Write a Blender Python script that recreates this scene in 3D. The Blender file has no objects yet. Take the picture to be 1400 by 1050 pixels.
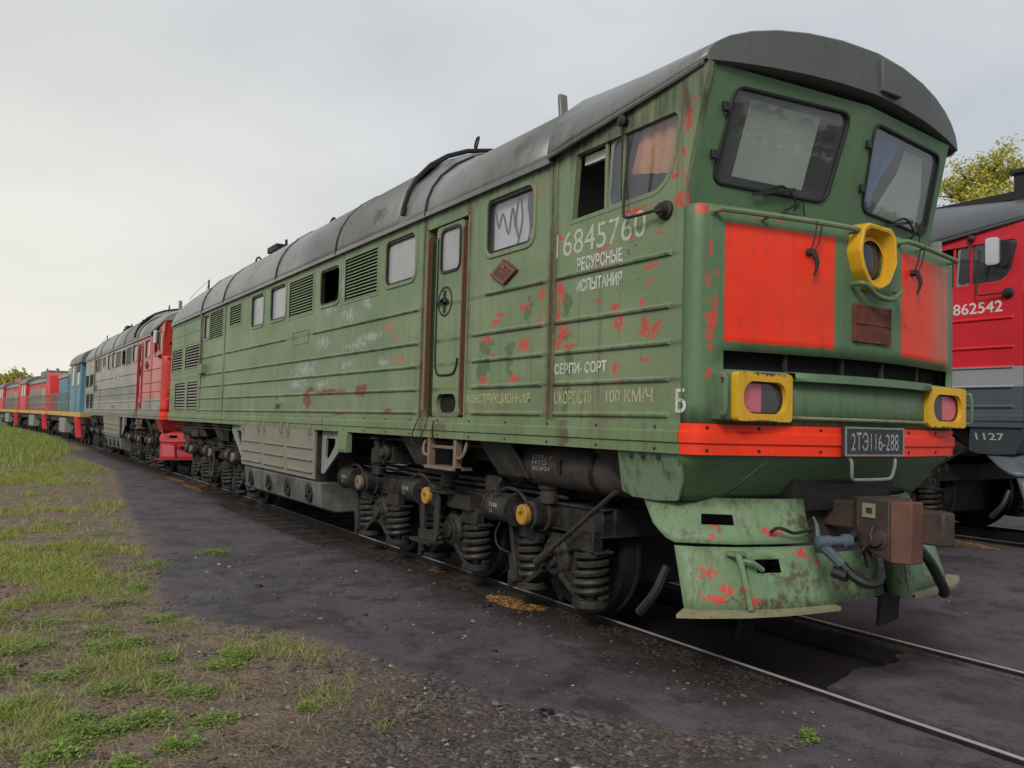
import bpy, bmesh, math, random, time
T0 = time.time()
import numpy as np
from mathutils import Vector, Matrix, noise as mnoise

random.seed(7)
rng = np.random.default_rng(7)
SC = bpy.context.scene
COL = SC.collection
R = math.radians

# ------------------------------------------------------------------ camera
yaw, pitch, roll = 2.57385112, 0.0459343191, 0.0271040874
f_ = Vector((math.cos(yaw) * math.cos(pitch), math.sin(yaw) * math.cos(pitch), math.sin(pitch)))
r_ = Vector((math.sin(yaw), -math.cos(yaw), 0))
u_ = r_.cross(f_)
r2 = r_ * math.cos(roll) + u_ * math.sin(roll)
u2 = -r_ * math.sin(roll) + u_ * math.cos(roll)
cam = bpy.data.cameras.new('camera')
cam.sensor_width = 36
cam.lens = 36 * 1130.557 / 1400
cam.clip_start = .05
cam.clip_end = 3000
camo = bpy.data.objects.new('camera', cam)
COL.objects.link(camo)
camo.matrix_world = Matrix(((r2.x, u2.x, -f_.x, 3.83767), (r2.y, u2.y, -f_.y, -5.22845),
                            (r2.z, u2.z, -f_.z, 1.60635), (0, 0, 0, 1)))
SC.camera = camo

# ------------------------------------------------------------------ light
SUN_DIR = Vector((.52, -.72, .60)).normalized()       # towards the sun
SUN_EL = math.asin(SUN_DIR.z)
world = bpy.data.worlds.new('World')
SC.world = world
world.use_nodes = True
wt = world.node_tree
wt.nodes.clear()
sky = wt.nodes.new('ShaderNodeTexSky')
sky.sky_type = 'NISHITA'
sky.sun_disc = False
sky.sun_elevation = SUN_EL
sky.sun_rotation = math.atan2(SUN_DIR.x, SUN_DIR.y)
sky.air_density = 1.0
sky.dust_density = 3.0
wtc = wt.nodes.new('ShaderNodeTexCoord')
wsep = wt.nodes.new('ShaderNodeSeparateXYZ')
wt.links.new(wtc.outputs['Generated'], wsep.inputs[0])
# overcast layer: soft cloud banks, stretched flat towards the horizon
wdiv = wt.nodes.new('ShaderNodeMath'); wdiv.operation = 'MAXIMUM'; wdiv.inputs[1].default_value = .04
wt.links.new(wsep.outputs[2], wdiv.inputs[0])
wcmb = wt.nodes.new('ShaderNodeCombineXYZ')
for k in (0, 1):
    d = wt.nodes.new('ShaderNodeMath'); d.operation = 'DIVIDE'
    a = wt.nodes.new('ShaderNodeMath'); a.operation = 'ADD'; a.inputs[1].default_value = .12
    wt.links.new(wdiv.outputs[0], a.inputs[0])
    wt.links.new(wsep.outputs[k], d.inputs[0]); wt.links.new(a.outputs[0], d.inputs[1])
    wt.links.new(d.outputs[0], wcmb.inputs[k])
wn = wt.nodes.new('ShaderNodeTexNoise'); wn.inputs['Scale'].default_value = .8
wn.inputs['Detail'].default_value = 5; wn.inputs['Roughness'].default_value = .5
wt.links.new(wcmb.outputs[0], wn.inputs['Vector'])
wr = wt.nodes.new('ShaderNodeValToRGB')
wr.color_ramp.elements[0].position = .3; wr.color_ramp.elements[0].color = (3.45, 3.72, 4.05, 1)
wr.color_ramp.elements[1].position = .7; wr.color_ramp.elements[1].color = (5.3, 5.4, 5.5, 1)
wt.links.new(wn.outputs[0], wr.inputs[0])
# the layer is thinner and warmer low in the west (-X)
wdot = wt.nodes.new('ShaderNodeVectorMath'); wdot.operation = 'DOT_PRODUCT'
wdot.inputs[1].default_value = Vector((-.97, -.1, -.35)).normalized()
wt.links.new(wtc.outputs['Generated'], wdot.inputs[0])
wglow = wt.nodes.new('ShaderNodeMapRange'); wglow.inputs[1].default_value = .62; wglow.inputs[2].default_value = 1.0
wglow.inputs[3].default_value = 0; wglow.inputs[4].default_value = 1
wt.links.new(wdot.outputs['Value'], wglow.inputs[0])
wmg = wt.nodes.new('ShaderNodeMix'); wmg.data_type = 'RGBA'
wmg.inputs[7].default_value = (7.1, 6.8, 5.9, 1)
wt.links.new(wglow.outputs[0], wmg.inputs[0]); wt.links.new(wr.outputs[0], wmg.inputs[6])
wmx = wt.nodes.new('ShaderNodeMix'); wmx.data_type = 'RGBA'; wmx.inputs[0].default_value = .93
wt.links.new(sky.outputs[0], wmx.inputs[6]); wt.links.new(wmg.outputs[2], wmx.inputs[7])
wb = wt.nodes.new('ShaderNodeBackground'); wb.inputs[1].default_value = .1
wo = wt.nodes.new('ShaderNodeOutputWorld')
wt.links.new(wmx.outputs[2], wb.inputs[0]); wt.links.new(wb.outputs[0], wo.inputs[0])

sl = bpy.data.lights.new('sun', 'SUN')
sl.energy = 1.5
sl.angle = R(18)
sl.color = (1.0, .95, .87)
so = bpy.data.objects.new('sun', sl)
so.rotation_euler = SUN_DIR.to_track_quat('Z', 'Y').to_euler()
COL.objects.link(so)

SC.view_settings.view_transform = 'Standard'
SC.view_settings.look = 'None'
SC.view_settings.exposure = 0.5
SC.view_settings.gamma = 1
SC.cycles.max_bounces = 8
SC.cycles.transparent_max_bounces = 24

# ------------------------------------------------------------------ node helper
class G:
    def __init__(s, name):
        s.m = bpy.data.materials.new(name); s.m.use_nodes = True
        s.t = s.m.node_tree; s.t.nodes.clear()
        s.out = s.t.nodes.new('ShaderNodeOutputMaterial')
        s._tc = None
    def n(s, typ, **kw):
        nd = s.t.nodes.new(typ)
        for k, v in kw.items(): setattr(nd, k, v)
        return nd
    def put(s, sock, v):
        if isinstance(v, bpy.types.NodeSocket): s.t.links.new(v, sock)
        else:
            if sock.type == 'RGBA' and len(v) == 3: v = (*v, 1)
            sock.default_value = v
    def obj(s):
        if not s._tc: s._tc = s.n('ShaderNodeTexCoord')
        return s._tc.outputs['Object']
    def sep(s, v):
        nd = s.n('ShaderNodeSeparateXYZ'); s.put(nd.inputs[0], v); return nd.outputs
    def math(s, op, a, b=0., c=None, clamp=False):
        nd = s.n('ShaderNodeMath', operation=op, use_clamp=clamp)
        s.put(nd.inputs[0], a); s.put(nd.inputs[1], b)
        if c is not None: s.put(nd.inputs[2], c)
        return nd.outputs[0]
    def vmath(s, op, a, b=(0, 0, 0)):
        nd = s.n('ShaderNodeVectorMath', operation=op)
        s.put(nd.inputs[0], a); s.put(nd.inputs[1], b)
        return nd.outputs['Value'] if op in ('LENGTH', 'DOT_PRODUCT', 'DISTANCE') else nd.outputs[0]
    def noise(s, v, scale, detail=4., rough=.55):
        nd = s.n('ShaderNodeTexNoise'); s.put(nd.inputs['Vector'], v)
        nd.inputs['Scale'].default_value = scale; nd.inputs['Detail'].default_value = detail
        nd.inputs['Roughness'].default_value = rough
        return nd.outputs[0]
    def scaled(s, v, sc, off=(0, 0, 0)):
        nd = s.n('ShaderNodeMapping'); s.put(nd.inputs['Vector'], v)
        nd.inputs['Scale'].default_value = sc; nd.inputs['Location'].default_value = off
        return nd.outputs[0]
    def step(s, v, a, b, lo=0., hi=1.):
        nd = s.n('ShaderNodeMapRange', interpolation_type='SMOOTHSTEP'); s.put(nd.inputs[0], v)
        s.put(nd.inputs[1], a); s.put(nd.inputs[2], b)
        nd.inputs[3].default_value = lo; nd.inputs[4].default_value = hi
        return nd.outputs[0]
    def mix(s, f, a, b, blend='MIX'):
        nd = s.n('ShaderNodeMix', data_type='RGBA', blend_type=blend)
        s.put(nd.inputs[0], f); s.put(nd.inputs[6], a); s.put(nd.inputs[7], b)
        return nd.outputs[2]
    def bump(s, h, strength=.3, dist=.01):
        nd = s.n('ShaderNodeBump'); s.put(nd.inputs['Height'], h)
        nd.inputs['Strength'].default_value = strength; nd.inputs['Distance'].default_value = dist
        return nd.outputs[0]
    def pbr(s, col, rough=.5, metal=0., normal=None, spec=None, alpha=None):
        nd = s.n('ShaderNodeBsdfPrincipled')
        s.put(nd.inputs['Base Color'], col); s.put(nd.inputs['Roughness'], rough)
        s.put(nd.inputs['Metallic'], metal)
        if normal is not None: s.put(nd.inputs['Normal'], normal)
        if spec is not None: s.put(nd.inputs['Specular IOR Level'], spec)
        if alpha is not None: s.put(nd.inputs['Alpha'], alpha)
        s.t.links.new(nd.outputs[0], s.out.inputs[0])
        return s.m
    def blobs(s, comps, blobs):
        """max over ellipses of 1-distance: where paint has flaked"""
        cx = s.n('ShaderNodeCombineXYZ'); s.put(cx.inputs[0], comps[0]); s.put(cx.inputs[1], comps[1])
        best = None
        for (a, b, ra, rb) in blobs:
            d = s.vmath('LENGTH', s.vmath('MULTIPLY', s.vmath('SUBTRACT', cx.outputs[0], (a, b, 0)), (1 / ra, 1 / rb, 0)))
            best = d if best is None else s.math('MINIMUM', best, d)
        return s.math('SUBTRACT', 1., best)
    def box(s, a, a0, a1, b, b0, b1, soft=.004):
        m = s.math('MULTIPLY', s.step(a, a0 - soft, a0 + soft), s.step(a, a1 - soft, a1 + soft, 1, 0))
        m = s.math('MULTIPLY', m, s.step(b, b0 - soft, b0 + soft))
        return s.math('MULTIPLY', m, s.step(b, b1 - soft, b1 + soft, 1, 0))

RED_SIDE = [(-0.07,3.08,.074,.054),(.05,2.79,.034,.044),(-.02,2.6,.014,.024),(.1,2.32,.044,.184),(.12,1.99,.024,.024),(-.91,2.51,.034,.024),(-.72,2.45,.064,.034),(-.41,2.45,.064,.034),(-.67,2.33,.084,.064),(-.35,2.24,.114,.054),(-.39,2.3,.054,.054),(-.26,2.28,.054,.044),(-1.38,2.63,.074,.104),(-1.39,2.46,.064,.054),(-1.34,2.33,.094,.074),(-1.38,2.24,.064,.064),(-1.27,2.2,.124,.024),(-.33,2.68,.084,.034),(-.35,2.58,.054,.024),(-.7,2.01,.034,.054),(-.4,2.05,.084,.024),(-.23,2.05,.024,.014),(-.55,2.91,.044,.024),(-.43,3.11,.074,.014),(-.6,3.11,.084,.014),(-.26,2.91,.034,.034),(-2.35,2.47,.094,.044),(-2.25,2.53,.084,.024),(-1.89,2.57,.094,.044),(-1.64,2.64,.064,.074),(-2.48,2.33,.104,.044),(-1.87,2.25,.124,.074),(-2.54,1.97,.104,.044),(-2.02,1.97,.124,.044),(-2.35,2.19,.124,.014),(-.01,3.61,.054,.124),(-.05,3.41,.034,.054),(-.12,3.26,.044,.034),(-1.4,3.06,.054,.044),(-.51,3.1,.104,.034),(-.06,3.78,.054,.024)]
RED_FRONT = [(-1.36,2.3,.05,.2),(-1.40,2.55,.02,.06),(-1.42,3.0,.05,.05),(-1.33,2.99,.04,.03),(-1.38,1.95,.03,.04),(-1.38,2.75,.02,.05),(-1.0,2.99,.06,.016),(-.85,2.97,.03,.012),(1.3,1.9,.05,.06),(-1.33,2.6,.015,.03)]
PINK = [(-4.65,2.61,.224,.074),(-4.34,2.49,.164,.054),(-4.32,2.22,.214,.054),(-4.08,2.51,.204,.024)]
RUST = [(-7.28,1.84,.174,.184),(-7.17,1.97,.214,.054),(-6.47,1.93,.594,.044),(-5.35,1.94,.204,.084),(-4.58,1.69,.104,.034),(-6.07,1.65,.254,.024),(-8.7,1.87,.064,.024)]
WHITE = [(-5.56,2.49,.514,.074),(-5.15,2.56,.424,.064),(-4.71,2.23,.234,.074),(-5.85,2.27,.284,.074),(-6.7,2.59,.394,.124),(-7.42,2.25,.684,.154),(-7.76,2.06,.544,.094),(-6.72,2.03,.314,.074),(-5.84,2.87,.344,.134),(-6.08,3.3,.1,.2),(-6.53,3.0,.294,.084),(-5.26,2.94,.184,.104)]
DKGREEN = [(-2.52,2.27,.184,.114),(-2.51,2.08,.154,.124),(-2.11,2.17,.084,.204),(-1.82,2.56,.124,.174),(-1.29,2.28,.124,.064),(-1.25,2.11,.074,.164),(-1.28,1.82,.084,.134),(-1.3,2.55,.084,.154),(-1.2,1.53,.07,.13)]

def coach_paint(name, base, rough=.5, bands=None, flakes=(), streak=.6, dull=.35, grime_z=(), fade=None, seams=(), ribs=(), specks=None):
    """old brushed-on locomotive paint: uneven coats, runs of dirt, flaked patches"""
    g = G(name); o = g.obj(); x, y, z = g.sep(o)[:3]
    col = g.mix(0., base, base)
    if bands: col = bands(g, x, y, z, col)
    big = g.noise(g.scaled(o, (.7, .7, 1.1)), 1.3, 5)
    col = g.mix(g.step(big, .35, .7), col, g.mix(1., col, (.80, .86, .82), 'MULTIPLY'))
    fine = g.noise(o, 26, 5, .65)
    col = g.mix(g.step(fine, .3, .75, 0, .22), col, g.mix(1., col, (.62, .62, .58), 'MULTIPLY'))
    if fade: col = g.mix(g.step(g.noise(g.scaled(o, (.35, .35, .8), (3, 1, 2)), 1.6, 4), .42, .68, 0, fade[1]), col, fade[0])
    for (comp, blobs, c, k, sc, thr, soft) in flakes:
        a = x if comp == 'x' else y
        fld = g.blobs((a, z), blobs)
        nz = g.math('ADD', g.math('MULTIPLY', g.noise(o, sc, 7, .74), k), g.math('MULTIPLY', fld, .5))
        mk = g.step(nz, thr, thr + soft)
        col = g.mix(mk, col, c)
    if specks:
        sp = g.math('ADD', g.math('MULTIPLY', g.noise(o, 34, 4, .75), 1.), g.math('MULTIPLY', g.noise(o, 2.6, 4, .7), 1.))
        col = g.mix(g.math('MULTIPLY', g.step(sp, 1.20, 1.24), g.step(x, specks[0], specks[0] + .5)), col, specks[1])
        sp = g.math('ADD', g.noise(g.scaled(o, (1, 1, 1), (8, 2, 3)), 48, 4, .75), g.noise(g.scaled(o, (1, 1, 1), (8, 2, 3)), 1.4, 4, .7))
        col = g.mix(g.step(sp, 1.23, 1.28), col, (.06, .045, .03))
    run = g.noise(g.scaled(o, (7, 7, .35)), 2.2, 5, .65)
    col = g.mix(g.step(run, .50, .76, 0, streak), col, (.055, .052, .035))
    run2 = g.noise(g.scaled(o, (11, 11, .5), (5, 3, 1)), 1.7, 4, .6)
    col = g.mix(g.step(run2, .55, .75, 0, streak * .5), col, (.12, .075, .04))
    wob = g.math('MULTIPLY', g.math('SUBTRACT', g.noise(o, 9, 4, .7), .5), .07)
    patchy = g.noise(g.scaled(o, (2.2, 2.2, 1.3), (1, 2, 5)), 1.5, 5, .7)
    for xs in seams:                                   # rust and dirt creeping out of the vertical seams
        d = g.math('ABSOLUTE', g.math('SUBTRACT', g.math('ADD', x, wob), xs))
        mk = g.math('MULTIPLY', g.step(d, .0, .10, 1, 0), g.step(patchy, .32, .6, .25, .95))
        col = g.mix(mk, col, g.mix(g.step(fine, .35, .65), (.045, .036, .022), (.115, .06, .028)))
    for zr in ribs:                                    # dirt and shade painted as a line below each pressed rib
        d = g.math('SUBTRACT', zr + .004, g.math('ADD', z, g.math('MULTIPLY', wob, .5)))
        mk = g.math('MULTIPLY', g.math('MULTIPLY', g.step(d, -.012, .006), g.step(d, .012, .05, 1, 0)), g.step(patchy, .35, .68, .1, .85))
        col = g.mix(mk, col, (.045, .045, .03))
    if seams:
        low = g.math('MULTIPLY', g.step(z, 1.62, 2.1, 1, 0), g.step(patchy, .35, .65, 0, .55)); col = g.mix(low, col, (.13, .115, .06))
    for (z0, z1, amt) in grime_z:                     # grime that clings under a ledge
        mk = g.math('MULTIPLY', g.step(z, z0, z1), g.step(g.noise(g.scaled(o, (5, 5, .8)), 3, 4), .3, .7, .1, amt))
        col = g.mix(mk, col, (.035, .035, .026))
    pit = g.noise(g.scaled(o, (1, 1, 1)), 60, 3, .7)
    col = g.mix(g.step(pit, .70, .74, 0, .7), col, (.05, .035, .025))
    dent = g.noise(g.scaled(o, (1, 1, .8)), 1.7, 2)
    nrm = g.bump(g.math('ADD', g.math('MULTIPLY', dent, 1.), g.math('MULTIPLY', fine, .04)), .55, .022)
    rg = g.math('ADD', g.math('MULTIPLY', big, .18), rough - .09)
    return g.pbr(col, rg, 0, nrm, .38)

def grimy(name, base, dust=(.12, .10, .085), dusty=.5, rough=.75, metal=0., sc=6, rust=0.):
    g = G(name); o = g.obj()
    a = g.noise(o, sc, 6, .65)
    col = g.mix(g.step(a, .35, .72, 0, dusty), base, dust)
    b = g.noise(o, sc * 6, 4, .7)
    col = g.mix(g.step(b, .45, .75, 0, .5), col, g.mix(1., col, (.5, .48, .46), 'MULTIPLY'))
    if rust:
        c = g.noise(g.scaled(o, (1, 1, 1), (4, 7, 2)), sc * 1.4, 5, .7)
        col = g.mix(g.step(c, .56, .66, 0, rust), col, (.13, .045, .02))
    return g.pbr(col, g.step(a, .3, .7, rough - .12, rough + .1), metal, g.bump(b, .35, .006), .4)

def flat(name, base, rough=.5, metal=0., var=.2, sc=12):
    g = G(name); o = g.obj()
    a = g.noise(o, sc, 5, .6)
    col = g.mix(g.step(a, .3, .75, 0, var * 2), base, g.mix(1., base, (.55, .53, .5), 'MULTIPLY'))
    return g.pbr(col, g.step(a, .2, .8, rough - .06, rough + .08), metal, g.bump(a, .15, .004), .45)

def worn_letters(name, col, thr=.5, soft=.12, sc=24):
    g = G(name); o = g.obj()
    n_ = g.math('ADD', g.math('MULTIPLY', g.noise(o, sc, 4, .7), .6), g.math('MULTIPLY', g.noise(g.scaled(o, (1, 1, .3), (2, 5, 1)), sc * .5, 3, .6), .4))
    return g.pbr(col, .7, 0, None, .2, g.step(n_, thr - soft, thr + soft, .04, .95))

def glassy(name, tint, rough=.03, refl=1.0, dirt=.2, dirtcol=(.3, .3, .28), dirty_sc=3):
    g = G(name); o = g.obj()
    tr = g.n('ShaderNodeBsdfTransparent'); tr.inputs[0].default_value = (*tint, 1)
    gl = g.n('ShaderNodeBsdfGlossy'); gl.inputs['Roughness'].default_value = rough
    gl.inputs[0].default_value = (refl, refl, refl, 1)
    df = g.n('ShaderNodeBsdfDiffuse'); df.inputs[0].default_value = (*dirtcol, 1)
    fr = g.n('ShaderNodeFresnel'); gm = g.n('ShaderNodeNewGeometry'); g.put(fr.inputs[0], g.math('MULTIPLY_ADD', gm.outputs['Backfacing'], 1 / 1.55 - 1.55, 1.55))
    wav = g.bump(g.noise(o, 2.2, 2), .12, .02)
    g.put(fr.inputs['Normal'], wav); g.put(gl.inputs['Normal'], wav)
    m1 = g.n('ShaderNodeMixShader'); g.put(m1.inputs[0], g.step(g.noise(o, dirty_sc, 5, .65), .3, .75, dirt * .3, dirt))
    g.t.links.new(tr.outputs[0], m1.inputs[1]); g.t.links.new(df.outputs[0], m1.inputs[2])
    m2 = g.n('ShaderNodeMixShader'); g.put(m2.inputs[0], fr.outputs[0])
    g.t.links.new(m1.outputs[0], m2.inputs[1]); g.t.links.new(gl.outputs[0], m2.inputs[2])
    g.t.links.new(m2.outputs[0], g.out.inputs[0])
    return g.m

# ------------------------------------------------------------------ palette
GREEN = (.165, .228, .122)
GREEN2 = (.105, .185, .095)
REDP = (.48, .06, .042)
def front_bands(g, x, y, z, col):
    ay = g.math('ABSOLUTE', y)
    m = g.box(ay, .385, 1.275, z, 2.158, 2.925, .003)
    fadeR = g.step(y, .75, 1.2)
    red = g.mix(g.step(g.noise(g.obj(), 2.2, 4), .35, .7, 0, .35), (.92, .035, .006), (.66, .07, .025))
    red = g.mix(g.math('MULTIPLY', fadeR, .75), red, (.42, .17, .11))
    return g.mix(m, col, red)
M = {}
big = lambda L, k: [(a, b, ra * k, rb * k) for a, b, ra, rb in L]
CHIP = [('x', [(a, b, ra * 1.5, rb * 1.5) for a, b, ra, rb in DKGREEN], (.085, .135, .058), 1.5, 6, 1.02, .06), ('x', big(WHITE, 1.9), (.165, .205, .15), 1.0, 4, .66, .2), ('x', big(WHITE, 1.5), (.30, .315, .26), 1.9, 16, 1.25, .12), ('x', big(PINK, 1.7), (.42, .11, .08), 1.8, 16, 1.24, .06),
        ('x', big(RUST, 1.35), (.15, .04, .02), 1.0, 7, .69, .02), ('x', big(RED_SIDE, 1.6), REDP, 1.9, 19, 1.24, .03)]
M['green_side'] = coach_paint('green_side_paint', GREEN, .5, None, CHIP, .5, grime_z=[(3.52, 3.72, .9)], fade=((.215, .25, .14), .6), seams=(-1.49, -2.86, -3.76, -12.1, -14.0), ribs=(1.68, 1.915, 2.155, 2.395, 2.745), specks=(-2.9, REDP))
M['green_front'] = coach_paint('green_front_paint', GREEN2, .5, front_bands, [('y', big(RED_FRONT, 1.5), REDP, 1.7, 17, 1.14, .03)], .35, specks=(9, (.05, .06, .03)), grime_z=[(2.0, 1.62, .5)])
M['green_plain'] = coach_paint('green_plain_paint', GREEN, .52, None, (), .45)
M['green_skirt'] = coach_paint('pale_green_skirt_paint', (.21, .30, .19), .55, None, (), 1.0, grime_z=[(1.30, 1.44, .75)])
M['green_pilot'] = coach_paint('green_pilot_paint', (.16, .25, .135), .55, None,
    [('y', [(-.9, .50, .8, .20), (.1, .55, .7, .35), (-.7, .62, .4, .25), (.9, .5, .5, .25), (-.6, 1.0, .35, .12), (-1.05, .7, .06, .3)], (.095, .08, .045), 1.6, 12, 1.10, .2),
     ('y', [(-1.28, .68, .10, .07), (-1.2, .58, .10, .06), (-1.28, .52, .14, .06), (-.82, .93, .14, .05), (-1.15, .97, .05, .04), (-1.2, .90, .05, .04), (-.62, .79, .09, .05), (-.5, .74, .06, .05), (-1.05, .52, .1, .06)], REDP, 1.9, 30, 1.22, .03)], .8, specks=(-9, (.07, .05, .03)), grime_z=[(1.02, 1.13, .8)])
M['green_apron'] = coach_paint('green_apron_paint', (.085, .15, .075), .5, None, (), .6)
M['strip_red'] = coach_paint('signal_red_paint', (.90, .04, .008), .5, None, (), .15)
M['strip_green'] = coach_paint('green_sill_paint', (.16, .24, .12), .5, None, [('x', [(-1.25, 1.5, .1, .16), (-3.3, 1.55, .3, .1)], (.07, .10, .04), 1.2, 8, .85, .05)], .6, seams=(-1.3, -3.7, -6.6))
M['roof_grey'] = coach_paint('roof_grey_paint', (.15, .15, .148), .33, None, [('x', [(x_, 3.95, .5, .2) for x_ in (-2, -5, -8, -10.5, -13)], (.09, .08, .07), 1.4, 5, .95, .25)], .6, specks=(9, REDP), fade=((.215, .215, .21), .6))
M['visor_grey'] = coach_paint('visor_grey_paint', (.092, .098, .094), .55, None, (), .45, specks=(9, REDP))
M['black'] = flat('black_rubber', (.012, .012, .013), .5)
M['void'] = flat('unlit_interior', (.006, .006, .006), .95)
M['yellow'] = coach_paint('yellow_lamp_paint', (.66, .37, .018), .5, None,
    [('y', [(-1.03, 1.65, .35, .03), (-1.03, 1.96, .35, .025), (1.03, 1.65, .35, .03), (-.02, 3.05, .2, .03)], (.12, .05, .02), 1.6, 24, 1.08, .04)], .2)
M['pane_grey'] = flat('painted_over_pane', (.32, .325, .335), .25, 0, .14, 3)
M['pane_dark'] = glassy('smoked_glass', (.25, .25, .26), .03, 1., .25, (.12, .12, .12))
M['glass'] = glassy('windscreen_glass', (.85, .88, .87), .02, .8, .20, (.30, .31, .335), 1.2)
M['cab_glass'] = glassy('cab_side_glass', (.92, .92, .94), .03, .9, .15, (.24, .24, .25), 2.5)
M['sky_glass'] = glassy('hazy_side_glass', (.5, .5, .52), .04, 1., .22, (.36, .365, .375), 1.5)
M['rail_orange'] = grimy('rusty_orange_paint', (.16, .065, .035), (.08, .05, .03), .6, .7)
M['frame_dark'] = grimy('oily_underframe', (.008, .007, .0068), (.026, .022, .02), .6, .62, sc=5)
M['frame_mid'] = grimy('dusty_bogie_steel', (.013, .0115, .0105), (.046, .040, .035), .75, .65, sc=7)
M['wheel'] = grimy('oily_wheel', (.006, .0055, .005), (.018, .015, .013), .5, .7, sc=5)
M['spring'] = grimy('spring_steel', (.016, .0145, .0135), (.056, .049, .043), .7, .55, sc=10)
M['tank_brown'] = grimy('brown_air_tank', (.032, .027, .025), (.085, .069, .06), .7, .6, sc=4, rust=.4)
M['beige'] = grimy('beige_battery_hatch', (.20, .19, .155), (.27, .25, .205), .6, .6, sc=2.5)
M['tank_grey'] = grimy('grey_fuel_tank', (.06, .063, .06), (.16, .17, .16), .75, .6, sc=3)
M['bracket_grey'] = grimy('pale_bracket', (.22, .24, .23), (.12, .12, .11), .5, .6, sc=4)
M['cap_yellow'] = grimy('yellow_cap', (.46, .24, .025), (.12, .07, .03), .7, .55, sc=14)
M['cap_dull'] = grimy('dull_cap', (.20, .14, .10), (.10, .08, .07), .6, .6)
M['rust'] = grimy('coupler_rust', (.035, .026, .022), (.075, .046, .033), .8, .7, sc=6, rust=.6)
M['rust_red'] = grimy('coupler_worn_face', (.12, .05, .034), (.07, .04, .03), .8, .7, sc=6, rust=.5)
M['vent_rust'] = grimy('rusted_grille', (.16, .045, .03), (.05, .03, .024), .7, .8, sc=14)
M['rail_steel'] = grimy('rail_steel', (.028, .025, .024), (.05, .04, .033), .6, .42, .6, sc=9)
M['rail_top'] = flat('worn_rail_top', (.52, .51, .52), .36, .3, .2, 9)
M['wood'] = grimy('tarred_sleeper', (.02, .017, .015), (.045, .037, .032), .7, .9, sc=7)
M['lip'] = grimy('worn_lip', (.25, .235, .15), (.14, .16, .085), .7, .6, sc=9, rust=.5)
M['hose_blue'] = grimy('blue_grey_valve', (.065, .11, .13), (.08, .08, .07), .6, .6)
M['white_letter'] = worn_letters('stencil_white', (.56, .58, .54), .425)
M['cream_letter'] = worn_letters('stencil_cream', (.46, .48, .36), .38)
M['ghost_letter'] = worn_letters('stencil_buff', (.45, .41, .25), .40)
M['plate_letter'] = worn_letters('plate_letters', (.36, .38, .38), .45, .12, 40)
M['small_letter'] = worn_letters('chalk_letters', (.42, .42, .40), .45)
M['bright_letter'] = worn_letters('fresh_white_letters', (.62, .58, .56), .25)
M['plate_black'] = flat('number_plate_black', (.03, .034, .038), .5)
M['curtain_blue'] = flat('blue_curtain', (.03, .15, .48), .8, 0, .2, 3)
M['curtain_pale'] = flat('pale_blind', (.78, .79, .70), .8, 0, .1, 2)
M['cab_lining'] = flat('cab_lining', (.26, .26, .235), .7, 0, .2, 3)
M['sun_bleached'] = flat('torn_curtain', (.72, .73, .75), .7, 0, .1, 2)
M['orange_drape'] = flat('orange_drape', (.75, .36, .15), .8, 0, .4, 4)
M['mirror'] = flat('mirror_face', (.50, .52, .54), .15, .5, .02)
def lens_mat():
    g = G('two_tone_lamp_lens'); x, y, z = g.sep(g.obj())[:3]
    ay = g.math('ABSOLUTE', y)
    col = g.mix(g.step(ay, 1.028, 1.034), (.05, .055, .065), (.52, .12, .15))
    n_ = g.noise(g.obj(), 16, 4, .7)
    col = g.mix(g.step(n_, .6, .66, 0, .8), col, (.10, .04, .045))
    return g.pbr(col, .16, 0, None, .6)
M['marker_lens'] = lens_mat()
M['head_lens'] = flat('headlight_glass', (.025, .03, .04), .08, 0, .3)

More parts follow.
